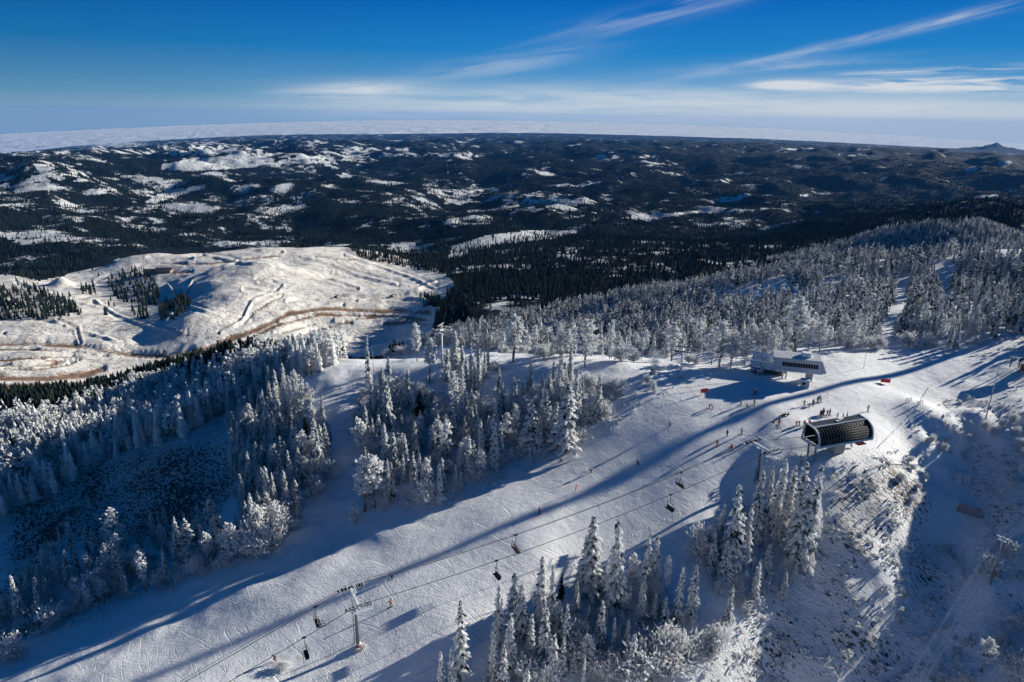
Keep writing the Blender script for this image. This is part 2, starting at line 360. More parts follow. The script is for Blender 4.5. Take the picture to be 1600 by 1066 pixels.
def make_hill_mat():
    m, N = mat('forest_hills'); p = N.pos(); fo = N.attr('forest')
    a = N.noise(p, .05, 6, .8); b = N.noise(N.mapping(p, (0, 0, 0), (1, .55, 0)), .012, 4, .7)
    k = N.m('ADD', N.m('ADD', fo, N.m('MULTIPLY', N.m('SUBTRACT', N.noise(p, .016, 4, .7), .5), 1.1)), N.m('ADD', N.m('MULTIPLY', N.m('SUBTRACT', a, .5), 1.7), N.m('MULTIPLY', N.m('SUBTRACT', b, .5), .7)))
    f = N.ss(k, .38, .52)
    dark = N.mix(a, (.004, .008, .012, 1), (.014, .022, .026, 1))
    c = N.mix(f, N.mix(a, (.58, .63, .66, 1), (.84, .84, .86, 1)), dark)
    h = N.m('ADD', N.m('MULTIPLY', a, 14.0), N.m('MULTIPLY', b, 22.0))
    out(N, c, .9, N.n('ShaderNodeBump', i_Strength=.8, i_Distance=1.0, i_Height=h).outputs[0], 0, .05); return m
def make_frost_mat(name, dark, frost=(.80, .82, .86), lo=.25, hi=.6, transl=.5):
    m, N = mat(name); f = N.attr('frost'); p = N.pos()
    k = N.m('ADD', f, N.m('MULTIPLY', N.m('SUBTRACT', N.noise(p, 1.7, 3), .5), .7))
    fk = N.ss(k, lo, hi); c = N.mix(fk, dark + (1,), frost + (1,))
    b = N.n('ShaderNodeBsdfDiffuse', i_Color=c); t = N.n('ShaderNodeBsdfTranslucent', i_Color=c)
    mx = N.n('ShaderNodeMixShader', i_0=N.m('MULTIPLY', fk, transl)); N.t.links.new(b.outputs[0], mx.inputs[1]); N.t.links.new(t.outputs[0], mx.inputs[2])
    o = N.n('ShaderNodeOutputMaterial'); N.t.links.new(mx.outputs[0], o.inputs[0]); return m
M_ground = make_ground_mat(); M_mine = make_mine_mat(); M_hills = make_hill_mat()
M_frost = make_frost_mat('frosted_needles', (.035, .048, .045), frost=(.88, .89, .90), lo=.24, hi=.55)
M_frostd = make_frost_mat('frosted_far_needles', (.03, .042, .04), frost=(.76, .78, .81), lo=.38, hi=.85)
M_twig = make_frost_mat('frosted_twigs', (.12, .10, .085), frost=(.86, .87, .89), lo=.2, hi=.55)
M_dark = make_frost_mat('dark_needles', (.011, .020, .019), frost=(.045, .05, .045), lo=.45, hi=1.1, transl=0.0)
M_bark = simple('bark', (.16, .10, .075), .9, frost=.45, scale=2.0, bump=.02)
M_barkg = simple('grey_bark', (.22, .19, .17), .9, frost=.6, scale=2.0)

# ------------------------------------------------------------------ terrain mesh
az = np.concatenate([np.linspace(-1.1, -.80, 40)[:-1], np.linspace(-.80, .80, 1050), np.linspace(.80, 1.1, 40)[1:]])
rr = np.concatenate([35 * np.exp(np.linspace(0, math.log(650 / 35), 780))[:-1], 650 * np.exp(np.linspace(0, math.log(25000 / 650), 520))])
NA, NR = len(az), len(rr)
aa, rg_ = np.meshgrid(az, rr, indexing='ij')
X = rg_ * np.sin(aa); Y = rg_ * np.cos(aa); Z = Hgt(X, Y)
U, Vv, D = project(X, Y, Z)
_t = time.time()
ju = U + 9 * fbm(X / 12, Y / 12, 3, 61) * np.clip(120 / D * 1.5, .2, 2); jv = Vv + 6 * fbm(X / 12, Y / 12, 3, 67) * np.clip(120 / D * 1.5, .2, 2)
near_m = rg_ < 330
run_m = inpoly(U, Vv, RUN) & near_m
runf = run_m.astype(np.float32)
def soft(poly): return inpoly(ju, jv, poly).astype(np.float32)
brush_shade = np.full(X.shape, .10)
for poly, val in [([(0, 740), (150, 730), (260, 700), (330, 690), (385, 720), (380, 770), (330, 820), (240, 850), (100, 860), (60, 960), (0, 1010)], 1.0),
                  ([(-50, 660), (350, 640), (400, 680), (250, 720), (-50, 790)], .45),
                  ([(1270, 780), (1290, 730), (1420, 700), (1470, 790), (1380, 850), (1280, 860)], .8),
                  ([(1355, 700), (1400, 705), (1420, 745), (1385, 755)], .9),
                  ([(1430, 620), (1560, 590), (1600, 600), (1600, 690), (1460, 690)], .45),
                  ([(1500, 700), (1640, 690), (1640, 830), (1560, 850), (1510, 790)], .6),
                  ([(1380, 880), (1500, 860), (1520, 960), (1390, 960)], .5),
                  ([(1130, 940), (1240, 880), (1480, 820), (1480, 1090), (1080, 1090)], .60),  # dark brush colour at its left end stands in for shade on the slope
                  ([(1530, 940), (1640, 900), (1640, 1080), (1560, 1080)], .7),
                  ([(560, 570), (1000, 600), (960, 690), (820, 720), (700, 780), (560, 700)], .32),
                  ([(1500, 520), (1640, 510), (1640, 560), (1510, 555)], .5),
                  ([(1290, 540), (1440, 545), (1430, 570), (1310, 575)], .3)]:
    brush_shade = np.maximum(brush_shade, soft(poly) * val)
brush_shade = np.where(run_m, 0.0, brush_shade)
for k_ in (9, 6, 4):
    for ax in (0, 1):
        c_ = np.cumsum(np.pad(brush_shade, [(k_ + 1, k_) if q == ax else (0, 0) for q in (0, 1)], mode='edge'), axis=ax)
        brush_shade = (np.take(c_, range(2 * k_ + 1, c_.shape[ax]), ax) - np.take(c_, range(0, c_.shape[ax] - 2 * k_ - 1), ax)) / (2 * k_ + 1)
brush_shade = np.where(run_m, 0.0, brush_shade)
MINE = [(0, 425), (60, 440), (100, 432), (150, 405), (250, 388), (400, 384), (470, 388), (560, 380), (620, 400), (690, 425), (712, 445), (690, 475), (672, 520), (700, 545), (560, 560), (440, 550), (350, 575), (170, 592), (0, 620), (-400, 640), (-400, 430)]
mine_f = (inpoly(U + 2.5 * fbm(X / 40, Y / 40, 3, 71), Vv, MINE) & (rg_ > 520) & (rg_ < 1650))
ROADS = [([(300, 556), (370, 538), (430, 508), (500, 491), (560, 492), (640, 494), (668, 498)], 2.6), ([(440, 520), (500, 503), (550, 505)], 2.0), ([(0, 562), (60, 560), (100, 564), (70, 570), (0, 570)], 2.2), ([(-20, 537), (60, 536), (130, 541), (200, 553), (260, 556), (330, 540), (400, 514), (450, 490), (500, 481), (580, 484), (672, 487)], 4.2),
         ([(-20, 545), (50, 545), (110, 548), (170, 556)], 1.8), ([(5, 575), (50, 577), (100, 570), (125, 562), (112, 556), (60, 556), (10, 560)], 1.6),
         ([(420, 540), (480, 520), (560, 497), (610, 492), (660, 500)], 2.0), ([(600, 506), (640, 502), (665, 505)], 3.0), ([(0, 588), (70, 590), (130, 585), (160, 575)], 6), ([(0, 600), (80, 600), (150, 594)], 5),
         ([(400, 512), (360, 530), (300, 546)], 1.5), ([(250, 412), (330, 412), (400, 402), (460, 398), (540, 404), (620, 408), (680, 424)], 1.2), ([(380, 505), (400, 485), (440, 462)], 1.2), ([(240, 426), (300, 424)], 2.0)]
dirt = np.zeros(X.shape); mx_, my_ = X[mine_f], Y[mine_f]; MU = U[mine_f] + 1.2 * fbm(mx_ / 30, my_ / 30, 3, 81); MV = Vv[mine_f] + .8 * fbm(mx_ / 30, my_ / 30, 3, 83)
for pts, w in ROADS:
    dd = segdist(MU, MV, pts) / w
    dirt[mine_f] = np.maximum(dirt[mine_f], np.clip(1.25 - dd * .8, 0, 1) * .95)
dirt *= mine_f
Z = Z + mine_f * (np.clip(dirt * 3, 0, 1) * (-1.6) + np.clip(1 - np.abs(dirt - .35) * 4, 0, 1) * 1.5 * (.6 + .8 * np.abs(fbm(X / 25, Y / 25, 2, 88))))
TRACKS = [[(690, 470), (640, 466), (590, 470), (540, 476)], [(440, 500), (480, 492), (560, 492)], [(150, 470), (180, 490), (230, 510), (290, 520)], [(0, 500), (50, 498), (100, 508)], [(470, 400), (520, 412), (560, 430), (620, 444)], [(230, 402), (300, 394), (380, 392), (440, 394)], [(345, 520), (380, 500), (395, 470), (430, 455)], [(640, 500), (600, 512), (560, 530)], [(560, 470), (640, 456), (680, 440)], [(100, 470), (150, 462), (200, 466)], [(370, 408), (330, 424), (300, 438), (285, 470), (260, 500)], [(400, 436), (450, 428), (510, 436), (560, 452)], [(262, 445), (285, 474), (340, 492), (390, 500)], [(405, 442), (425, 440), (440, 446), (425, 458), (380, 452)], [(540, 398), (590, 415), (640, 432), (680, 450)],
          [(150, 440), (175, 428), (230, 412), (300, 404)], [(320, 398), (380, 410), (450, 414), (520, 424)], [(450, 470), (520, 462), (600, 466), (660, 470)], [(10, 520), (70, 512), (140, 520), (190, 535)], [(90, 500), (120, 512), (125, 535)], [(20, 566), (60, 563), (105, 566)], [(430, 520), (470, 508), (520, 500)], [(30, 440), (60, 452), (110, 470), (160, 480)]]
for i_, pts in enumerate(TRACKS):
    dd = segdist(MU, MV, pts); dirt[mine_f] = np.maximum(dirt[mine_f], .42 * np.exp(-((dd - 2.5) / 1.6) ** 2) * (i_ % 3 > 0)); Z[mine_f] += (-1 if i_ % 2 else 1) * 1.5 * np.exp(-(dd / 2.0) ** 2) - (-1 if i_ % 2 else 1) * .9 * np.exp(-((dd - 3.5) / 2.0) ** 2)
# forest cover
def forest(x, y, u, v, r):
    a = np.arctan2(x, y)
    c = fbm(x / 260, y / 160, 4, 91, .75) * .62 + fbm(x / 1300, y / 900, 2, 97) * .25
    left = sstep(.15, -.45, a) * sstep(2200, 2900, r) * .15
    mid = sstep(1500, 1900, r) * (1 - sstep(3200, 4200, r)) * .10 * (1 - sstep(.25, .45, a))
    f = .86 + c * .9 - left - mid - sstep(2500, 6000, r) * (1 - sstep(.25, -.2, a) * .6) * -.12
    for poly in CLEAR: f = np.where(inpoly(u + 2.5 * fbm(x / 60, y / 60, 3, 93), v + .8 * fbm(x / 60, y / 60, 2, 94), poly), -.4, f)
    pn = fbm(x / 70, y / 45, 3, 95, .7)
    for (cu, cv, wu, wv) in PATCH:
        d = ((u - cu) / wu) ** 2 + ((v - cv) / wv) ** 2
        f = f - 1.1 * np.exp(-d) * (.62 + 1.3 * pn)
    return np.where(r < 250, 0, f)
CLEAR = [[(706, 385), (760, 368), (830, 360), (900, 360), (905, 366), (860, 374), (800, 380), (740, 391), (715, 404), (700, 404)], [(968, 341), (1040, 334), (1090, 330), (1110, 330), (1060, 337), (1000, 343)], [(226, 316), (262, 298), (320, 290), (322, 295), (280, 306), (240, 318)], [(240, 262), (300, 248), (420, 245), (400, 262), (300, 268)]]
PATCH = [(25, 285, 45, 10), (110, 275, 30, 9), (60, 262, 50, 5), (330, 235, 60, 8), (430, 250, 60, 8), (520, 250, 50, 8), (560, 235, 30, 6), (690, 242, 60, 4), (1062, 272, 20, 4), (1130, 283, 14, 4), (940, 232, 15, 2), (1245, 233, 18, 2.5), (1340, 242, 25, 2), (1254, 305, 14, 3), (1405, 345, 25, 4), (1210, 385, 15, 5), (700, 265, 3, 10), (860, 322, 60, 14), (720, 300, 60, 10), (950, 245, 25, 3), (1010, 245, 30, 2), (880, 290, 30, 3), (30, 375, 38, 9), (180, 225, 40, 6), (540, 275, 15, 4), (880, 400, 25, 6), (1000, 395, 45, 5), (820, 405, 30, 5), (640, 385, 30, 5), (150, 300, 20, 6), (620, 395, 40, 4), (1180, 330, 60, 4), (1000, 270, 20, 3), (1030, 257, 30, 2)]
kf = rg_ > 500; forest_a = np.zeros(X.shape); forest_a[kf] = forest(X[kf], Y[kf], U[kf], Vv[kf], rg_[kf])
idx = np.arange(NA * NR).reshape(NA, NR)
quads = np.stack([idx[:-1, :-1], idx[1:, :-1], idx[1:, 1:], idx[:-1, 1:]], -1).reshape(-1, 4)
cls = np.where(run_m, 1, np.where(mine_f, 2, np.where(rg_ < 600 + 60 * fbm(X / 90, Y / 90, 2, 99), 0, 3)))
qc = cls[:-1, :-1].reshape(-1)
allV = np.stack([X, Y, Z], -1).reshape(-1, 3)
def submesh(name, k, mtl):
    q = quads[qc == k]; used, inv = np.unique(q, return_inverse=True)
    me = raw_mesh(name, allV[used], inv.reshape(-1, 4), [mtl], {'brush_shade': brush_shade.ravel()[used], 'run': runf.ravel()[used], 'dirt': dirt.ravel()[used], 'forest': forest_a.ravel()[used]}, smooth=True)
    return tag(link(name, me), kind='structure')
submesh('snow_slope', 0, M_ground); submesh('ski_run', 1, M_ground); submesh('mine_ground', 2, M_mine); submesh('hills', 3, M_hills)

# ------------------------------------------------------------------ trees
OCT_V = np.array([(1, 0, 0), (-1, 0, 0), (0, 1, 0), (0, -1, 0), (0, 0, 1), (0, 0, -1)], float)
OCT_F = np.array([(0, 2, 4), (2, 1, 4), (1, 3, 4), (3, 0, 4), (2, 0, 5), (1, 2, 5), (3, 1, 5), (0, 3, 5)])
def clumps(C, D, S, fr):
    "octahedral leaf clumps: centres C, long-axis directions D, sizes S (n,3), frost fr"
    D = D / (np.linalg.norm(D, axis=1, keepdims=True) + 1e-9)
    R0 = rng.normal(size=D.shape); B = np.cross(D, R0); B /= np.linalg.norm(B, axis=1, keepdims=True) + 1e-9
    T = np.cross(D, B)
    base = OCT_V * (1 + .0 * OCT_V)
    jit = 1 + rng.uniform(-.3, .3, (len(C), 6, 1))
    v = C[:, None, :] + jit * (base[None, :, 0:1] * D[:, None] * S[:, None, 0:1] + base[None, :, 1:2] * B[:, None] * S[:, None, 1:2] + base[None, :, 2:3] * T[:, None] * S[:, None, 2:3])
    f = OCT_F[None] + (np.arange(len(C)) * 6)[:, None, None]
    return v.reshape(-1, 3), f.reshape(-1, 3), np.repeat(fr, 6)
def spruce_mesh(name, h=10.0, rad=1.3, nb=150, bare=.05, frosty=.75, seed=0, mtl=None, gaps=.15, droop=.45):
    g = np.random.default_rng(seed); C = []; D = []; S = []; Fq = []
    for k in range(nb):
        t = bare + (1 - bare) * (k + g.uniform(0, 1)) / nb
        z = t * h; R_ = rad * ((1 - t) ** .75) * g.uniform(.62, 1.15) + .10
        if g.uniform() < gaps: R_ *= .5
        a = g.uniform(0, 2 * pi); d = np.array([math.cos(a), math.sin(a), 0])
        m = max(1, int(R_ / .26))
        for j in range(m + 1):
            s = (j + .6) / (m + 1); c = d * R_ * s + np.array([0, 0, z + .12 * R_ - droop * R_ * s * s]) + g.normal(0, .06, 3)
            C.append(c); D.append(d * 1.0 + np.array([0, 0, -.5 - droop * s]) + g.normal(0, .35, 3))
            q = g.uniform(.18, .34) * (.6 + .5 * (1 - t)) * 1.25; S.append((q * 1.35, q * .75, q * .55)); Fq.append(np.clip(frosty * (.35 + .8 * s) + g.normal(0, .22), 0, 1))
    for j in range(7):
        C.append(np.array([0, 0, h * (1 - .018 * j)])); D.append(np.array([g.normal(0, .2), g.normal(0, .2), 1])); S.append((.22, .07 + .015 * j, .07 + .015 * j)); Fq.append(frosty)
    v, f, fr = clumps(np.array(C), np.array(D), np.array(S), np.array(Fq))
    return raw_mesh(name, v, f, [mtl or M_frost], {'frost': fr})
def pine_mesh(name, h=12.0, rad=2.0, bare=.38, nb=55, frosty=.85, seed=0, mtl=None):
    g = np.random.default_rng(seed); C = []; D = []; S = []; Fq = []
    lean = g.uniform(0, 2 * pi)
    for k in range(nb):
        t = bare + (1 - bare) * (k + g.uniform(0, 1)) / nb; tt = (t - bare) / (1 - bare)
        R_ = rad * (.35 + 1.1 * tt * (1 - tt) * 2.0 - .30 * tt) * g.uniform(.45, 1.25); a = g.uniform(0, 2 * pi)
        d = np.array([math.cos(a), math.sin(a), 0]); m = max(2, int(R_ / .3))
        for j in range(m):
            s = (j + 1) / m
            if s < .35 and g.uniform() < .5: continue
            c = d * R_ * s + np.array([0, 0, t * h + .25 * R_ * s * s]) + g.normal(0, .13, 3) * (.4 + s)
            for _ in range(2):
                C.append(c + g.normal(0, .14, 3)); D.append(g.normal(0, 1, 3) + np.array([0, 0, .4])); q = g.uniform(.16, .34); S.append((q * 1.2, q * .8, q * .6)); Fq.append(np.clip(frosty * (.5 + .55 * s) + g.normal(0, .2), 0, 1))
    v, f, fr = clumps(np.array(C), np.array(D), np.array(S), np.array(Fq))
    return raw_mesh(name, v, f, [mtl or M_frost], {'frost': fr})
def bush_mesh(name, h=4.0, rad=1.8, n_=420, seed=0, stems=9):
    g = np.random.default_rng(seed); C = []; D = []; S = []; Fq = []
    for k in range(stems):
        a = g.uniform(0, 2 * pi); el = g.uniform(.55, 1.45); L = h * g.uniform(.7, 1.0) * (.55 + .45 * math.sin(el)); d = np.array([math.cos(a) * math.cos(el), math.sin(a) * math.cos(el), math.sin(el)])
        tip = d * L; tip[:2] *= rad / (h * .62)
        for j in range(n_ // stems):
            s = g.uniform(.22, 1) ** .7; sp = .10 + .34 * s * rad / 1.8
            c = tip * s + g.normal(0, sp, 3); C.append(c); D.append(d + g.normal(0, .5, 3) + np.array([0, 0, .3])); q = g.uniform(.06, .135) * (.8 + rad / 6); S.append((q * 2.1, q * .75, q * .55)); Fq.append(np.clip(.45 + .5 * s + g.normal(0, .2), 0, 1))
    C = np.array(C); C[:, 2] = np.maximum(C[:, 2], .1)
    v, f, fr = clumps(C, np.array(D), np.array(S), np.array(Fq))
    return raw_mesh(name, v, f, [M_twig], {'frost': fr})
def trunk_mesh(name, h, r, mtl, limbs=0, seed=0, bare=.3, rad=1.0):
    g = random.Random(seed); b = MB(); w = r * .4
    pts = [(g.uniform(-w, w) * (i > 0), g.uniform(-w, w) * (i > 0), -.6 + (h * .96 + .6) * i / 6) for i in range(7)]
    b.tube(pts, [r * (1.15 - .95 * i / 6) for i in range(7)], 7)
    for k in range(limbs):
        t = bare * .6 + (1 - bare * .6) * k / limbs * .9; a = g.uniform(0, 6.28); L = rad * g.uniform(.5, .95)
        z = t * h; b.tube([(0, 0, z), (math.cos(a) * L * .5, math.sin(a) * L * .5, z + .08 * L), (math.cos(a) * L, math.sin(a) * L, z + .28 * L)], [r * .3, r * .2, r * .08], 4, False)
    me = bpy.data.meshes.new(name); me.from_pydata(b.v, [], b.f); me.materials.append(mtl); me.polygons.foreach_set('use_smooth', [True] * len(me.polygons)); return me
def stems_mesh(name, h, rad, seed):
    g = random.Random(seed); b = MB()
    for k in range(6):
        a = g.uniform(0, 6.28); e = rad * g.uniform(.3, .8)
        b.tube([(0, 0, -.4), (math.cos(a) * e * .35, math.sin(a) * e * .35, h * .35), (math.cos(a) * e, math.sin(a) * e, h * .8)], [.07, .05, .02], 5, False)
    me = bpy.data.meshes.new(name); me.from_pydata(b.v, [], b.f); me.materials.append(M_barkg); return me

KIND = {}
def reg(kind, label_h, crown, trunk, tr='trunk', cr='crown'):
    KIND.setdefault(kind, []).append((label_h, crown, trunk))
for i in range(9):
    rad = [1.0, 1.25, .85, 1.5, 1.1, 1.35, .9, 1.2, 1.7][i]
    reg('spruce', 10, spruce_mesh('spruce_crown', 10, rad, 135 + 8 * i, seed=100 + i, frosty=.70 + .04 * (i % 4)), trunk_mesh('spruce_trunk', 10, .16, M_bark, seed=i))
for i in range(5):
    reg('pine', 10, pine_mesh('pine_crown', 10, [1.7, 2.1, 1.5, 2.5, 1.9][i], [.30, .38, .34, .25, .45][i], 60 + 6 * i, seed=200 + i), trunk_mesh('pine_trunk', 10, .19, M_bark, 14, 40 + i, .35, 1.6))
for i in range(6):
    reg('bush', 4, bush_mesh('bush_crown', 4, [1.6, 2.0, 1.3, 2.4, 1.8, 2.1][i], 900 + 60 * i, 300 + i), stems_mesh('bush_stems', 4, 1.8, 70 + i))
for i in range(5):
    reg('dark', 10, spruce_mesh('dark_conifer_crown', 10, [1.9, 2.2, 1.6, 2.0, 2.4][i], 120, frosty=.25, seed=400 + i, mtl=M_dark, bare=.12), trunk_mesh('dark_conifer_trunk', 10, .17, M_bark, seed=90 + i))
NAMES = {'spruce': ('frosted_spruce', 'spruce tree'), 'pine': ('frosted_pine', 'pine tree'), 'bush': ('frosted_aspen', 'aspen bush'), 'dark': ('dark_conifer', 'conifer')}
REGIONS = [('the clump before the ski run', [(640, 1200), (640, 1000), (700, 900), (860, 800), (930, 780), (1100, 800), (1130, 960), (1100, 1200)]),
           ('the bank under the curved station', [(1050, 860), (1060, 740), (1180, 690), (1300, 700), (1300, 900), (1170, 960), (1110, 960)]),
           ('the shaded lower right gully', [(1110, 1200), (1130, 940), (1300, 880), (1500, 700), (1700, 600), (1700, 1200)]),
           ('the strip left of the run', [(-200, 1200), (-200, 880), (100, 790), (330, 780), (460, 720), (560, 900), (300, 960), (60, 1100)]),
           ('the big clump above the run', [(520, 560), (900, 600), (1010, 600), (960, 720), (700, 800), (540, 840), (500, 700)]),
           ('the clump left of the side trail', [(330, 600), (520, 590), (540, 700), (500, 860), (360, 900), (340, 700)]),
           ('the knoll around the middle tower', [(480, 500), (860, 500), (860, 620), (480, 620)]),
           ('the tree line behind the plateau', [(860, 480), (1320, 440), (1320, 620), (860, 620)]),
           ('the wood right of the white station', [(1320, 440), (1700, 440), (1700, 600), (1320, 600)]),
           ('the long wood above the mine', [(-200, 560), (340, 560), (400, 640), (300, 720), (0, 800), (-200, 800)])]
def region_of(u, v):
    for nm, pl in REGIONS:
        if inpoly(np.array([u]), np.array([v]), pl)[0]: return nm
    return 'the far frosted hillside'
PLACED = []
def place(kind, p, h, u, v, variant=None, wide=1.0):
    vs = KIND[kind]; lh, cm, tm = vs[random.randrange(len(vs)) if variant is None else variant % len(vs)]
    s = h / lh; nm, cat = NAMES[kind]
    r = bpy.data.objects.new(nm, None); COL.objects.link(r); r.location = p; r.rotation_euler = (random.uniform(-.03, .03), random.uniform(-.03, .03), random.uniform(0, 6.28))
    k = s ** .25 * wide if kind != 'bush' else wide * s ** .2
    r.scale = (s * k / s ** .18, s * k / s ** .18, s)
    for nn, me in (('crown', cm), ('trunk' if kind != 'bush' else 'stems', tm)):
        o = bpy.data.objects.new(nn, me); COL.objects.link(o); o.parent = r
    r['category'] = cat; PLACED.append((r, kind, u, v, h)); return r
OCC = {}
def free(x, y, d):
    i, j = int(x // 2), int(y // 2)
    for a in range(i - 2, i + 3):
        for b in range(j - 2, j + 3):
            for (px, py, pd) in OCC.get((a, b), ()):
                if (px - x) ** 2 + (py - y) ** 2 < ((d + pd) / 2) ** 2: return False
    return True
def occupy(x, y, d): OCC.setdefault((int(x // 2), int(y // 2)), []).append((x, y, d))
def hero(kind, ub, vb, vt, wide=1.0):
    p = at(ub, vb); h = min(topheight(p, vt), 26 if kind != 'bush' else 9); occupy(p.x, p.y, 1.5); return place(kind, p, h, ub, vb, wide=wide)
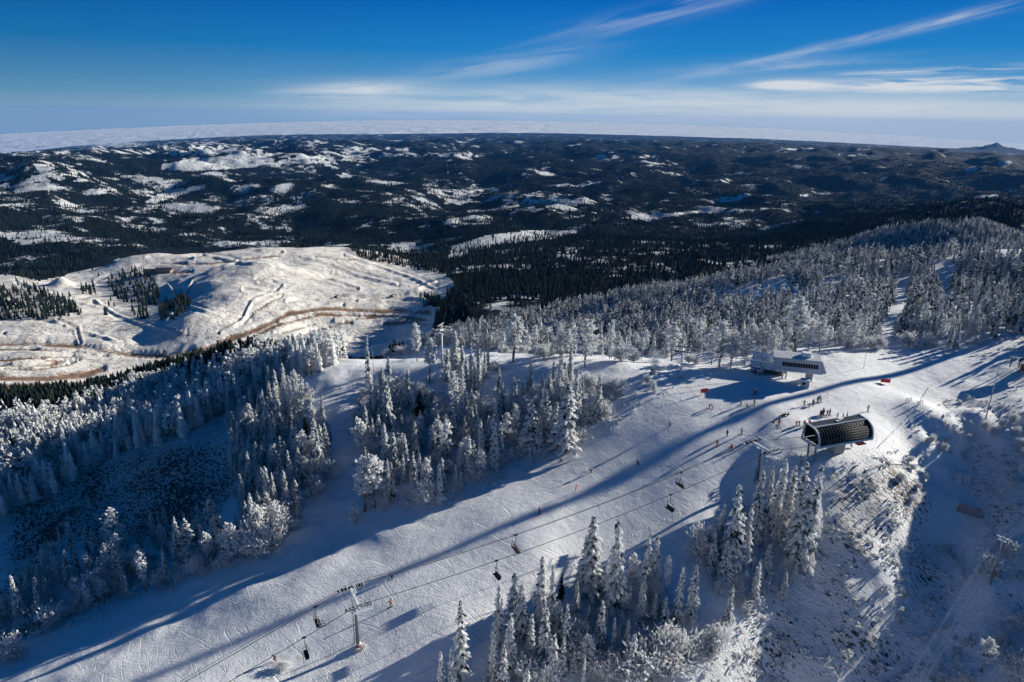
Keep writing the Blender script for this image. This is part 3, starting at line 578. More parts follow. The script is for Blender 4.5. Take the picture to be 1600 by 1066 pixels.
HERO = [('spruce', 921, 930, 807, 1.1), ('spruce', 912, 925, 838, 1), ('spruce', 960, 958, 815, .8), ('spruce', 1005, 935, 835, .7), ('spruce', 1020, 922, 837, .8), ('spruce', 842, 975, 870, 1), ('spruce', 863, 985, 884, .8),
        ('dark', 876, 940, 897, .9), ('spruce', 803, 975, 897, 1.1), ('spruce', 883, 1035, 946, .8), ('spruce', 852, 1045, 950, 1), ('spruce', 862, 1075, 993, 1), ('spruce', 937, 1015, 938, 1), ('spruce', 978, 1015, 970, 1.1), ('spruce', 995, 1015, 981, 1),
        ('spruce', 1058, 975, 891, .9), ('spruce', 1078, 970, 883, .8), ('spruce', 1178, 945, 877, .9), ('spruce', 1136, 975, 914, .9), ('spruce', 910, 1085, 1026, .5), ('spruce', 1022, 975, 930, 1.3), ('spruce', 949, 925, 880, 1),
        ('spruce', 1142, 890, 760, .9), ('spruce', 1162, 885, 790, .9), ('spruce', 1152, 875, 800, 1), ('spruce', 1175, 850, 737, .8), ('spruce', 1196, 830, 729, .6), ('spruce', 1206, 840, 718, .8), ('spruce', 1235, 870, 724, .9), ('spruce', 1226, 845, 730, .8), ('spruce', 1255, 880, 729, .8),
        ('spruce', 1245, 885, 760, .9), ('spruce', 1265, 850, 742, 1.2), ('spruce', 1124, 865, 785, .8), ('spruce', 1218, 850, 760, .9),
        ('spruce', 718, 1062, 938, .9), ('spruce', 690, 1090, 1020, .9), ('spruce', 708, 1090, 1019, .9), ('spruce', 778, 1010, 915, .9), ('spruce', 772, 1060, 986, 1), ('spruce', 795, 1050, 958, .9), ('spruce', 812, 1000, 915, 1),
        ('spruce', 786, 1085, 1010, 1), ('spruce', 828, 1030, 960, 1), ('spruce', 872, 1005, 940, 1), ('bush', 905, 1010, 965, 1), ('bush', 893, 1025, 980, 1),
        ('bush', 1030, 1010, 975, 1.1), ('bush', 1040, 1045, 985, 1.2), ('bush', 1055, 1030, 990, 1.1), ('bush', 1076, 1040, 1000, 1.1), ('bush', 1114, 1025, 980, 1.2), ('bush', 1128, 1005, 978, 1), ('bush', 937, 1060, 1022, 1), ('bush', 967, 1045, 1013, 1), ('bush', 1005, 1075, 1020, 1.3), ('bush', 1020, 1060, 1010, 1.2), ('bush', 825, 1080, 1035, 1.3),
        ('spruce', 1048, 1020, 978, 1), ('bush', 1093, 865, 815, .9), ('bush', 1110, 868, 822, .9), ('pine', 985, 930, 865, .8), ('pine', 1040, 935, 870, .6), ('bush', 1020, 945, 910, 1), ('bush', 1124, 930, 905, 1),
        ('spruce', 38, 977, 900, .7), ('spruce', 66, 978, 917, .7), ('spruce', 116, 872, 812, 1), ('spruce', 98, 862, 822, .8), ('spruce', 112, 918, 860, 1), ('spruce', 142, 882, 822, 1), ('pine', 187, 880, 799, 1.2), ('spruce', 165, 932, 872, 1.2), ('spruce', 178, 900, 845, 1.1), ('bush', 150, 935, 890, 1.2), ('bush', 195, 905, 860, 1.2),
        ('spruce', 243, 850, 796, .9), ('spruce', 253, 848, 798, .8), ('spruce', 262, 845, 790, .8), ('spruce', 280, 882, 810, .9), ('spruce', 300, 880, 812, 1.4), ('spruce', 312, 832, 786, .8), ('spruce', 345, 862, 826, .8), ('spruce', 390, 855, 812, .9), ('bush', 355, 865, 832, 1), ('bush', 310, 900, 870, 1), ('bush', 12, 1032, 1000, 1.4), ('bush', 28, 1025, 1002, 1.2), ('bush', 78, 985, 950, 1.1), ('bush', 40, 990, 965, 1), ('spruce', 76, 945, 900, .8),
        ('spruce', 423, 802, 729, .9), ('spruce', 432, 800, 740, .8), ('spruce', 450, 802, 737, 1), ('spruce', 466, 795, 750, 1.2), ('spruce', 468, 727, 682, 1.1), ('dark', 481, 714, 654, .8), ('spruce', 447, 657, 603, 1), ('spruce', 472, 662, 608, 1), ('bush', 410, 840, 795, 1.3), ('bush', 430, 850, 810, 1.3), ('bush', 400, 870, 820, 1.2), ('bush', 440, 830, 790, 1.2), ('bush', 512, 745, 712, 1.1), ('bush', 488, 745, 715, 1.1), ('bush', 495, 770, 740, 1), ('spruce', 392, 760, 700, .8), ('spruce', 405, 752, 690, .8), ('spruce', 380, 720, 655, .8),
        ('spruce', 580, 667, 598, 1), ('spruce', 590, 660, 612, 1), ('spruce', 606, 670, 593, 1), ('spruce', 604, 737, 664, 1), ('spruce', 595, 720, 650, 1), ('pine', 566, 725, 655, 1), ('pine', 570, 800, 715, 1), ('pine', 585, 795, 712, 1.2), ('spruce', 688, 785, 725, .9), ('spruce', 712, 766, 725, .9), ('spruce', 720, 765, 735, .8), ('spruce', 773, 732, 649, 1), ('spruce', 782, 722, 660, 1.1), ('dark', 655, 657, 611, 1.1), ('pine', 710, 655, 583, 1), ('spruce', 577, 602, 525, .7), ('pine', 652, 565, 507, 1.1), ('pine', 672, 598, 532, 1), ('spruce', 712, 580, 517, 1.4), ('spruce', 723, 582, 535, .9), ('spruce', 738, 601, 537, .9), ('spruce', 757, 592, 548, .9), ('spruce', 762, 580, 530, .8), ('pine', 748, 588, 538, .7), ('spruce', 779, 622, 572, .8), ('bush', 554, 818, 790, .6), ('spruce', 730, 610, 560, 1), ('spruce', 698, 600, 545, 1),
        ('pine', 914, 573, 500, 1.3), ('pine', 802, 566, 493, 1.5), ('pine', 952, 562, 502, .9), ('pine', 1049, 564, 505, 1.4), ('pine', 1124, 573, 502, 1.6), ('pine', 1142, 572, 520, 1.4), ('pine', 1163, 571, 523, 1.3), ('pine', 1112, 570, 512, 1.3), ('pine', 875, 560, 505, .8), ('pine', 834, 558, 510, 1), ('pine', 886, 560, 515, 1), ('bush', 850, 560, 538, 1.3), ('bush', 970, 565, 535, 1.5), ('bush', 990, 566, 545, 1.3), ('bush', 1088, 570, 555, 1.4), ('bush', 1076, 568, 552, 1.2), ('bush', 700, 566, 545, 1.2), ('bush', 625, 556, 538, 1.4), ('bush', 607, 560, 540, 1.4), ('bush', 640, 555, 538, 1.2),
        ('spruce', 897, 667, 579, .8), ('spruce', 904, 662, 592, .8), ('spruce', 932, 657, 588, .9), ('spruce', 882, 706, 600, 1.5), ('spruce', 828, 706, 625, 1.4), ('spruce', 848, 692, 608, 1), ('spruce', 866, 700, 630, 1.2), ('spruce', 838, 700, 640, 1.1), ('pine', 876, 600, 560, .8), ('spruce', 918, 662, 610, 1), ('bush', 945, 652, 625, 1), ('bush', 962, 620, 590, 1), ('bush', 1010, 600, 582, .8), ('bush', 1022, 612, 596, .6),
        ('spruce', 1492, 545, 505, 1), ('spruce', 1484, 542, 500, 1), ('pine', 1470, 540, 495, 1), ('bush', 1420, 542, 520, 1.5), ('bush', 1450, 541, 518, 1.4), ('bush', 1375, 544, 525, 1.6), ('bush', 1360, 545, 527, 1.5), ('bush', 1225, 562, 540, 1.2), ('pine', 1240, 556, 470, 1.4), ('pine', 1262, 550, 510, 1.2), ('pine', 1280, 549, 500, 1.2), ('pine', 1330, 547, 500, 1.1),
        ('bush', 1330, 700, 690, .4), ('pine', 1535, 1050, 1000, 1.3), ('bush', 1560, 1010, 990, 1), ('bush', 1540, 895, 868, 1.3), ('bush', 1580, 870, 845, 1.4), ('bush', 1560, 860, 842, 1.2), ('bush', 1440, 820, 812, .5)]
HERO += [('bush', 1597, 1064, 1022, 1.3), ('bush', 1512, 1078, 1052, 1.2), ('spruce', 1566, 1003, 985, 1), ('bush', 1588, 985, 962, 1.3), ('bush', 1470, 1070, 1052, 1)]
for k, u, v, vt, w in HERO: hero(k, u, v, vt, w)

def project_uv(x, y):
    z = Hgt(x, y); u, v, d = project(x, y, z); return u, v, z
def fill(poly, N, mix, hr, dmin, rmax=400, tries=40, margin=0):
    pu = [q[0] for q in poly]; pv = [q[1] for q in poly]; m = N * tries; cnt = 0
    # candidate points spread evenly over the ground that the polygon covers
    cs = [at(u, v) for u, v in poly]
    x0, x1 = min(c.x for c in cs), max(c.x for c in cs); y0, y1 = min(c.y for c in cs), max(c.y for c in cs)
    xs = rng.uniform(x0 - 5, x1 + 5, m); ys = rng.uniform(y0 - 5, y1 + 5, m); u, v, z = project_uv(xs, ys)
    ok = inpoly(u, v, poly) & (np.hypot(xs, ys) < rmax) & ~inpoly(xs, ys, RUNW)
    cl = .5 + .5 * fbm(xs / 22, ys / 22, 2, 123)
    ok &= rng.uniform(size=m) < np.clip(cl * 1.6, .15, 1)
    for i in np.nonzero(ok)[0]:
        if cnt >= N: break
        if not free(xs[i], ys[i], dmin): continue
        r_ = random.random(); acc = 0
        for k, w in mix:
            acc += w
            if r_ <= acc: break
        lo, hi = hr.get(k, hr['*']); h = random.uniform(lo, hi) * (random.uniform(.75, 1.1))
        occupy(xs[i], ys[i], dmin); place(k, (xs[i], ys[i], z[i] - .05), h, float(u[i]), float(v[i]), wide=random.uniform(.85, 1.2)); cnt += 1
    return cnt
HS = {'*': (7, 13), 'bush': (2.5, 4.5), 'pine': (8, 13), 'dark': (8, 12)}
SMALL = {'*': (5, 10), 'bush': (1.5, 3.5), 'pine': (7, 10), 'dark': (6, 9)}
fill([(690, 1090), (740, 1010), (830, 960), (900, 905), (1010, 900), (1060, 960), (1010, 1100)], 34, [('spruce', .5), ('bush', .45), ('pine', .05)], SMALL, 2.6)
fill([(560, 1120), (690, 1060), (1000, 1070), (1130, 1010), (1160, 1130)], 10, [('spruce', .4), ('bush', .6)], SMALL, 3)
fill([(1090, 880), (1110, 830), (1180, 780), (1250, 770), (1285, 850), (1230, 930), (1150, 960)], 22, [('spruce', .5), ('bush', .5)], SMALL, 2.5)
fill([(-60, 1040), (60, 890), (240, 850), (360, 840), (400, 800), (440, 860), (330, 900), (180, 940), (60, 985)], 90, [('spruce', .3), ('bush', .6), ('pine', .1)], SMALL, 2.2)
fill([(370, 640), (430, 600), (505, 640), (520, 700), (500, 770), (440, 830), (400, 840), (380, 760)], 70, [('spruce', .6), ('bush', .25), ('pine', .15)], HS, 2.4)
fill([(560, 640), (600, 600), (640, 640), (720, 650), (800, 640), (850, 680), (770, 740), (690, 785), (610, 800), (570, 790)], 95, [('spruce', .4), ('bush', .45), ('pine', .15)], HS, 2.6)
fill([(700, 600), (780, 570), (800, 620), (720, 640)], 6, [('spruce', .6), ('bush', .4)], HS, 2.6)
fill([(800, 620), (880, 590), (960, 610), (950, 650), (880, 705), (800, 715)], 26, [('spruce', .5), ('bush', .5)], {'*': (7, 12), 'bush': (2, 4)}, 2.4)
fill([(560, 605), (660, 600), (700, 620), (660, 640), (560, 640)], 8, [('spruce', .2), ('bush', .8)], {'*': (4, 7), 'bush': (1.5, 3)}, 3)
fill([(1535, 670), (1625, 640), (1640, 765), (1570, 760)], 18, [('bush', 1.0)], {'*': (1.5, 3.2)}, 2.2)
fill([(1500, 520), (1630, 505), (1630, 545), (1510, 550)], 14, [('bush', .8), ('spruce', .2)], {'*': (1.2, 2.6)}, 2.2)
fill([(1400, 740), (1450, 690), (1500, 650), (1540, 640), (1540, 670), (1470, 720), (1420, 800)], 14, [('bush', 1.0)], {'*': (1.0, 2.2)}, 2.0)
# the frosted wood on the left
LEFTW = [(-260, 710), (-100, 650), (0, 655), (100, 656), (200, 620), (300, 596), (400, 560), (500, 560), (540, 560), (500, 585), (430, 600), (385, 640), (330, 655), (280, 690), (200, 705), (100, 765), (0, 810), (-200, 900)]
fill(LEFTW, 240, [('spruce', .20), ('bush', .16), ('pine', .42), ('dark', .12)], {'*': (9, 15), 'bush': (3, 5), 'pine': (9, 14), 'dark': (8, 13)}, 2.2, 420)
DARKW = [(-260, 660), (-60, 632), (0, 630), (100, 632), (180, 616), (250, 594), (330, 572), (410, 556), (430, 570), (330, 592), (230, 618), (130, 656), (0, 660), (-200, 710)]
fill(DARKW, 170, [('dark', 1.0)], {'*': (8, 13)}, 2.4, 560)
# tree line behind the plateau
fill([(780, 556), (1000, 560), (1200, 560), (1350, 545), (1500, 540), (1500, 515), (1350, 525), (1200, 530), (1000, 530), (780, 540)], 170, [('pine', .5), ('spruce', .2), ('bush', .3)], {'*': (8, 12), 'bush': (3, 5), 'pine': (8, 12)}, 2.6, 330)
fill([(520, 560), (790, 556), (790, 545), (520, 548)], 46, [('pine', .3), ('bush', .5), ('dark', .2)], {'*': (6, 10), 'bush': (3, 5)}, 2.6, 330)
# labels: which clump, how tall; ordinals where a clump is small
def ordinal_labels():
    groups = {}
    for t in PLACED:
        r, k, u, v, h = t; reg_ = region_of(u, v)
        if k == 'dark' and v < 660: reg_ = 'the dark belt above the mine'
        vis = -30 < u < 1630 and v < 1110
        size = 'small' if h < (6 if k != 'bush' else 2.6) else ('tall' if h > (11.5 if k != 'bush' else 3.8) else 'medium')
        desc = {'spruce': 'narrow frosted spruce', 'pine': 'bare stemmed frosted pine', 'bush': 'frosted aspen bush', 'dark': 'dark green conifer'}[k]
        groups.setdefault((size, desc, reg_), []).append((u, r, k))
    words_ = ['leftmost', 'second from left', 'third from left', 'fourth from left', 'fifth from left', 'sixth from left', 'seventh from left', 'eighth from left', 'ninth from left', 'tenth from left']
    for (size, desc, reg_), L in groups.items():
        L.sort(key=lambda q: q[0]); n_ = len(L)
        for i, (u, r, k) in enumerate(L):
            g = {'spruce': 'frosted spruces', 'pine': 'frosted pines', 'bush': 'frosted aspen bushes', 'dark': 'dark conifers'}[k] + ' in ' + reg_
            if n_ == 1: lab = f'{size} {desc} in {reg_}'
            elif n_ <= 10:
                o_ = words_[i] if i < n_ - 1 or n_ == 1 else 'rightmost'
                lab = f'{size} {desc} in {reg_}, {o_}'
            else: lab = f'{size} {desc} in {reg_}'
            r['label'] = lab; r['group'] = g
ordinal_labels()

# ---- forests nobody could count, each one object of merged small trees
def tier_tree(tiers=5, seg=7, rad=.13, seed=0, bare=.08, jag=.35):
    g = np.random.default_rng(seed); V = []; Fc = []; A_ = []
    for k in range(tiers):
        z0 = bare + (1 - bare) * k / tiers; z1 = min(1.0, z0 + (1 - bare) * 1.75 / tiers) if k < tiers - 1 else 1.0
        R_ = rad * (1 - k / tiers) ** .8 * g.uniform(.85, 1.15) + .015; b = len(V); ox, oy = g.normal(0, .012, 2)
        V.append((ox, oy, z1)); A_.append(.55)
        ph = g.uniform(0, 6)
        for j in range(seg):
            a = ph + 2 * pi * j / seg; q = R_ * (1 + g.uniform(-jag, jag)); V.append((math.cos(a) * q, math.sin(a) * q, z0 - g.uniform(0, .035))); A_.append(g.uniform(.45, 1.0))
        V.append((0, 0, z0 + .05)); A_.append(0)
        for j in range(seg):
            Fc.append((b, b + 1 + j, b + 1 + (j + 1) % seg)); Fc.append((b + seg + 1, b + 1 + (j + 1) % seg, b + 1 + j))
    return np.array(V), np.array(Fc), np.array(A_)
def puff_tree(n_=26, seed=0, bare=.3, rad=.17):
    g = np.random.default_rng(seed); C = []; S = []; 
    for k in range(n_):
        t = g.uniform(0, 1); z = bare + (1 - bare) * t * .95; R_ = rad * math.sin(pi * min(1, .15 + t * .85)) ** .6; a = g.uniform(0, 6.28); q = g.uniform(.3, 1) * R_
        C.append((math.cos(a) * q, math.sin(a) * q, z)); s = g.uniform(.035, .07); S.append((s, s * .8, s * .7))
    global rng
    v, f, fr = clumps(np.array(C), g.normal(size=(n_, 3)), np.array(S), g.uniform(.35, 1, n_))
    tv = np.array([(.012, 0, -.03), (-.006, .01, -.03), (-.006, -.01, -.03), (0, 0, .9)]); b = len(v)
    return np.vstack([v, tv]), np.vstack([f, np.array([(0, 1, 3), (1, 2, 3), (2, 0, 3)]) + b]), np.concatenate([fr, np.zeros(4)])
def scatter_merge(name, variants, xs, ys, hs, mtl, label, wide=None, frost_scale=1.0):
    zs = Hgt(xs, ys) - .1; n_ = len(xs); which = rng.integers(0, len(variants), n_); Vs = []; Fs = []; As = []; off = 0
    wide = np.ones(n_) if wide is None else wide
    for k, (bv, bf, ba) in enumerate(variants):
        m = which == k; q = int(m.sum())
        if not q: continue
        a = rng.uniform(0, 6.28, q); c, s = np.cos(a)[:, None], np.sin(a)[:, None]; hh = hs[m][:, None]; ww = hh * wide[m][:, None]
        x = (bv[None, :, 0] * c - bv[None, :, 1] * s) * ww + xs[m][:, None]; y = (bv[None, :, 0] * s + bv[None, :, 1] * c) * ww + ys[m][:, None]; z = bv[None, :, 2] * hh + zs[m][:, None]
        Vs.append(np.stack([x, y, z], -1).reshape(-1, 3)); Fs.append((bf[None] + (np.arange(q) * len(bv))[:, None, None]).reshape(-1, 3) + off); off += q * len(bv)
        As.append(np.clip(np.tile(ba, q) * frost_scale + np.repeat(rng.uniform(-.15, .15, q), len(bv)), 0, 1))
    me = raw_mesh(name, np.vstack(Vs), np.vstack(Fs), [mtl], {'frost': np.concatenate(As)})
    return tag(link(name, me), label, 'forest', None, 'stuff')
def polar_points(n_, r0, r1, a0=-.95, a1=.95, power=1.0):
    r = np.sqrt(rng.uniform(r0 * r0, r1 * r1, n_)) if power == 1 else (rng.uniform(r0 ** power, r1 ** power, n_)) ** (1 / power)
    a = rng.uniform(a0, a1, n_); return r * np.sin(a), r * np.cos(a)
FT = [tier_tree(6, 7, .125, s) for s in range(5)] + [puff_tree(26, s + 20) for s in range(5)]
# frosted hillside to the right
HILLF = [(650, 540), (700, 522), (850, 490), (1000, 452), (1100, 436), (1200, 412), (1300, 405), (1450, 400), (1600, 396), (1900, 390), (1900, 560), (1500, 530), (1350, 535), (1200, 545), (1000, 556), (800, 552)]
xs, ys = polar_points(60000, 215, 620, -.15, .95); u, v, z = project_uv(xs, ys)
ok = inpoly(u, v, HILLF) & ~inpoly(xs, ys, RUNW)
TRAILS = [([(1385, 545), (1395, 510), (1405, 470), (1412, 440)], 14), ([(1465, 440), (1480, 425), (1475, 455), (1480, 475)], 16), ([(830, 528), (880, 510), (950, 490)], 7), ([(1130, 470), (1220, 455)], 16), ([(1230, 465), (1330, 448)], 10), ([(1545, 415), (1600, 408)], 8)]
for pts, w in TRAILS: ok &= ~(segdist(u, v, pts) < w * rng.uniform(.5, 1.1, len(u)))
dens = np.clip(.62 + .6 * fbm(xs / 40, ys / 40, 3, 140), .04, 1) * np.where(np.hypot(xs, ys) < 250, .6, 1)
ok &= rng.uniform(size=len(u)) < dens * .30
ok &= np.array([free(a, b, 2.4) if o else False for a, b, o in zip(xs, ys, ok)])
i = np.nonzero(ok)[0]
scatter_merge('frosted_forest', FT, xs[i], ys[i], rng.uniform(5.5, 13, len(i)), M_frostd, 'dense frosted conifer wood covering the ridge behind the white lift station')
xs, ys = polar_points(60000, 150, 640, -.95, -.05); u, v, z = project_uv(xs, ys)
ok = inpoly(u, v, LEFTW) & (rng.uniform(size=len(u)) < .6 * np.clip(.7 + .6 * fbm(xs / 25, ys / 25, 2, 150), .1, 1)) & (np.hypot(xs, ys) > 190)
ok &= np.array([free(a, b, 1.7) if o else False for a, b, o in zip(xs, ys, ok)])
scatter_merge('frosted_forest', FT, xs[ok], ys[ok], rng.uniform(7, 14, ok.sum()), M_frost, 'thick frosted wood behind the nearest rows of trees at the left')
okd = (inpoly(u, v, DARKW) | inpoly(u, v, [(-260, 650), (0, 622), (120, 624), (180, 608), (250, 588), (330, 566), (520, 545), (640, 548), (420, 568), (0, 650), (-200, 680)])) & (rng.uniform(size=len(u)) < .55) & (np.hypot(xs, ys) > 300)
scatter_merge('dark_forest', [tier_tree(4, 7, .2, s + 80, .05, .3) for s in range(5)], xs[okd], ys[okd], rng.uniform(7, 13, okd.sum()), M_dark, 'dark conifer belt along the foot of the frosted wood, above the mine road')
ang = rng.uniform(0, 6.28, 260); rad_ = rng.uniform(0, 1, 260) ** .6
xs = 235 + 75 * rad_ * np.cos(ang) - 20 * rad_ * np.sin(ang); ys = 165 + 75 * rad_ * np.sin(ang); u, v, z = project_uv(xs, ys); ok = (u > 1600) & ~(segdist(xs, ys, [(93, 149), (330, 295)]) < 18)
scatter_merge('frosted_forest', FT, xs[ok], ys[ok], rng.uniform(6, 13, ok.sum()), M_frost, 'frosted trees on the hill past the right edge, shading the gully')
# the rest of the trees in the near clumps
def arrays_of(me, h):
    n_ = len(me.vertices); v = np.empty(n_ * 3, np.float32); me.vertices.foreach_get('co', v); f = np.empty(len(me.polygons) * 3, np.int32); me.polygons.foreach_get('vertices', f)
    a = np.empty(n_, np.float32); me.attributes['frost'].data.foreach_get('value', a); return v.reshape(-1, 3).astype(float) / h, f.reshape(-1, 3), a.astype(float)
FULL = [arrays_of(KIND['spruce'][k][1], 10) for k in (0, 1, 3, 5, 8)] + [arrays_of(KIND['pine'][k][1], 10) for k in (0, 3)] + [arrays_of(KIND['bush'][k][1], 7) for k in (0, 3)]
xs, ys = polar_points(40000, 85, 330, -.85, .5); u, v, z = project_uv(xs, ys); ok = np.zeros(len(u), bool)
for pl, pr in [([(365, 640), (430, 600), (505, 640), (520, 700), (500, 770), (440, 850), (390, 850), (365, 760)], .20), ([(555, 640), (600, 600), (700, 640), (800, 640), (870, 670), (770, 742), (690, 786), (610, 800), (560, 790)], .13), ([(800, 620), (880, 590), (960, 610), (950, 650), (880, 706), (800, 715)], .12),
               ([(-60, 1030), (60, 890), (240, 850), (360, 840), (400, 800), (440, 860), (330, 895), (180, 935), (60, 975)], .14), ([(-100, 810), (0, 770), (100, 730), (200, 690), (300, 650), (360, 600), (300, 600), (100, 665), (-100, 700)], .22)]: ok |= inpoly(u, v, pl) & (rng.uniform(size=len(u)) < pr)
ok &= ~inpoly(xs, ys, RUNW); ok &= np.array([free(a, b, 2.3) if o else False for a, b, o in zip(xs, ys, ok)])
print('rest', int(ok.sum()))
scatter_merge('frosted_trees', FULL, xs[ok], ys[ok], rng.uniform(5.5, 11.5, ok.sum()), M_frost, 'smaller frosted trees filling the near clumps left of and above the ski run')
# undergrowth between the trees
xs, ys = polar_points(40000, 85, 330, -.85, .5); u, v, z = project_uv(xs, ys); ok = np.zeros(len(u), bool)
for pl in [[(370, 640), (430, 600), (505, 640), (520, 700), (500, 770), (440, 850), (400, 850), (370, 760)], [(560, 640), (600, 600), (700, 640), (800, 640), (870, 670), (770, 745), (690, 790), (610, 805), (565, 790)], [(800, 620), (880, 590), (970, 610), (955, 650), (880, 710), (800, 720)], [(690, 1090), (740, 1010), (830, 960), (900, 905), (1010, 900), (1070, 960), (1010, 1100)], [(1090, 890), (1110, 830), (1180, 780), (1260, 770), (1290, 850), (1240, 930), (1150, 970)],
           [(-60, 1040), (60, 890), (240, 850), (360, 840), (400, 800), (450, 860), (330, 905), (180, 945), (60, 985)], LEFTW, [(560, 620), (700, 615), (780, 600), (800, 640), (560, 640)], [(1290, 545), (1500, 542), (1490, 530), (1290, 530)]]: ok |= inpoly(u, v, pl)
ok &= ~inpoly(xs, ys, RUNW) & (rng.uniform(size=len(u)) < np.clip(.5 + .9 * fbm(xs / 9, ys / 9, 2, 170), 0, 1) * .7)
scatter_merge('frosted_undergrowth', [puff_tree(34, s + 90, .08, .42) for s in range(5)], xs[ok], ys[ok], rng.uniform(1.3, 3.6, ok.sum()), M_twig, 'frosted saplings and undergrowth filling the gaps between the near trees')['category'] = 'undergrowth'
# the frosted hill behind it, in the distance at the right
FARH = [(1180, 412), (1300, 385), (1380, 360), (1450, 350), (1600, 347), (1900, 345), (1900, 400), (1600, 400), (1400, 405)]
xs, ys = polar_points(70000, 600, 1450, .2, .95); u, v, z = project_uv(xs, ys); ok = inpoly(u, v, FARH) & (rng.uniform(size=len(u)) < .5)
scatter_merge('frosted_forest', [tier_tree(4, 6, .15, s) for s in range(4)], xs[ok], ys[ok], rng.uniform(7, 13, ok.sum()), M_frost, 'dim frosted forest on the far rounded hill at the right edge', frost_scale=.62)
# dark woods of the valley and the middle distance
xs, ys = polar_points(300000, 480, 6000, -.8, .8, 1.2); r = np.hypot(xs, ys); u, v, z = project_uv(xs, ys)
f = forest(xs, ys, u, v, r) + .45 * fbm(xs / 35, ys / 35, 2, 145); f = f + (rng.uniform(size=len(u)) < np.where(f > .05, .22, .16)) * (f > -1.3) * 1.6
MINEDARK = [[(-40, 455), (60, 450), (110, 470), (130, 492), (60, 505), (0, 525), (-60, 530)], [(165, 440), (210, 420), (235, 430), (250, 455), (245, 478), (215, 480), (185, 470)], [(250, 478), (285, 462), (302, 478), (275, 500), (248, 506)], [(205, 485), (230, 482), (232, 500), (215, 502)], [(125, 452), (150, 445), (150, 460), (130, 462)],
            [(545, 388), (580, 385), (610, 395), (660, 405), (700, 430), (640, 420), (560, 402)], [(655, 465), (690, 468), (690, 480), (660, 480)]]
inm = inpoly(u, v, MINE); ind = np.zeros(len(u), bool)
for pl in MINEDARK: ind |= inpoly(u, v, pl)
sparse = inm & (rng.uniform(size=len(u)) < .015) & (u < 180)
ok = ((~inm & (f > .5)) | (inm & ind) | sparse) & (r > 600 + 40 * perlin(xs / 50, ys / 50, 3)) & ~((r < 640) & (u > 640))
ok |= (r > 520) & (r < 700) & (u > 660) & (f > .5) & (v < 505) & ~inm & ~inpoly(u, v, HILLF) & (rng.uniform(size=len(u)) < .8)
ok &= ~(inpoly(u, v, FARH) & (r < 1500)) & ~((r < 900) & inpoly(u, v, [(690, 530), (700, 490), (780, 470), (860, 470), (800, 530)]) & (rng.uniform(size=len(u)) < .85))
ok &= ~((v > 500) & (u < 680))
def cone_tree(seed, seg=5, tiers=2):
    g = np.random.default_rng(seed); V = []; Fc = []; A_ = []
    for k in range(tiers):
        z0 = .04 + .42 * k; z1 = [.72, 1.0][k] if tiers == 2 else 1.0; R_ = [.17, .12][k] if tiers == 2 else .15; b = len(V); V.append((0, 0, z1)); A_.append(.5); ph = g.uniform(0, 6)
        for j in range(seg): a = ph + 2 * pi * j / seg; q = R_ * g.uniform(.7, 1.3); V.append((math.cos(a) * q, math.sin(a) * q, z0 + g.uniform(-.04, .04))); A_.append(g.uniform(.2, 1))
        Fc += [(b, b + 1 + j, b + 1 + (j + 1) % seg) for j in range(seg)]
    return np.array(V), np.array(Fc), np.array(A_)
hh_ = rng.uniform(6, 13, len(xs)) * rng.uniform(.7, 1.1, len(xs))
n1 = ok & (r < 1500); n2 = ok & (r >= 1500)
scatter_merge('dark_forest', [tier_tree(3, 5, .17, s + 50, .05, .25) for s in range(5)] + [puff_tree(9, s + 60) for s in range(2)], xs[n1], ys[n1], hh_[n1], M_dark, 'dark evergreen forest filling the valley behind the mine and the frosted ridge')
scatter_merge('dark_forest', [cone_tree(s) for s in range(6)], xs[n2], ys[n2], hh_[n2], M_dark, 'dark evergreen forest over the layered hills in the distance')
print('trees', len(PLACED), {k: sum(1 for t in PLACED if t[1] == k) for k in NAMES}, 'dark', int(ok.sum()))

# frosted tufts of dead grass and scrub
tuft = clumps(rng.normal(0, .16, (7, 3)) + np.array([0, 0, .2]), rng.normal(0, .6, (7, 3)) + np.array([0, 0, 1.]), np.tile([.26, .09, .07], (7, 1)) * rng.uniform(.6, 1.3, (7, 1)), rng.uniform(.3, 1, 7))
xs, ys = polar_points(110000, 60, 330, -.9, .9); u, v, z = project_uv(xs, ys)
w = np.zeros(len(u))
for pl, d_ in [([(1090, 1090), (1120, 950), (1230, 890), (1220, 1090)], .8), ([(1200, 1080), (1230, 900), (1330, 850), (1500, 850), (1530, 1000), (1480, 1100)], .9), ([(1280, 790), (1290, 730), (1420, 700), (1440, 790), (1380, 850), (1280, 860)], .7), ([(-60, 800), (0, 720), (200, 690), (380, 650), (400, 700), (330, 740), (150, 840), (60, 870)], .8), ([(520, 600), (700, 580), (960, 600), (960, 680), (700, 790), (560, 800)], .35), ([(900, 590), (1060, 600), (1010, 640), (890, 700)], .35),
               ([(1500, 680), (1640, 620), (1640, 830), (1560, 850), (1510, 790)], .55), ([(1500, 510), (1640, 510), (1640, 550), (1500, 560)], .7), ([(0, 740), (330, 690), (385, 720), (330, 820), (100, 860), (0, 980)], .15), ([(1420, 640), (1600, 600), (1600, 680), (1440, 720)], .35), ([(1180, 700), (1300, 710), (1290, 800), (1180, 780)], .5), ([(60, 980), (300, 880), (440, 850), (330, 900), (60, 1010)], .5), ([(1530, 840), (1640, 830), (1640, 910), (1540, 910)], .8)]:
    w = np.maximum(w, inpoly(u, v, pl) * d_)
ok = (rng.uniform(size=len(u)) < w * np.clip(.4 + .9 * fbm(xs / 7, ys / 7, 3, 160), 0, 1)) & ~inpoly(xs, ys, RUNW)
b = scatter_merge('frosted_scrub', [tuft], xs[ok], ys[ok], rng.uniform(.9, 2.2, ok.sum()), M_twig, 'low frosted scrub and grass tufts on the rough banks'); b['category'] = 'scrub'

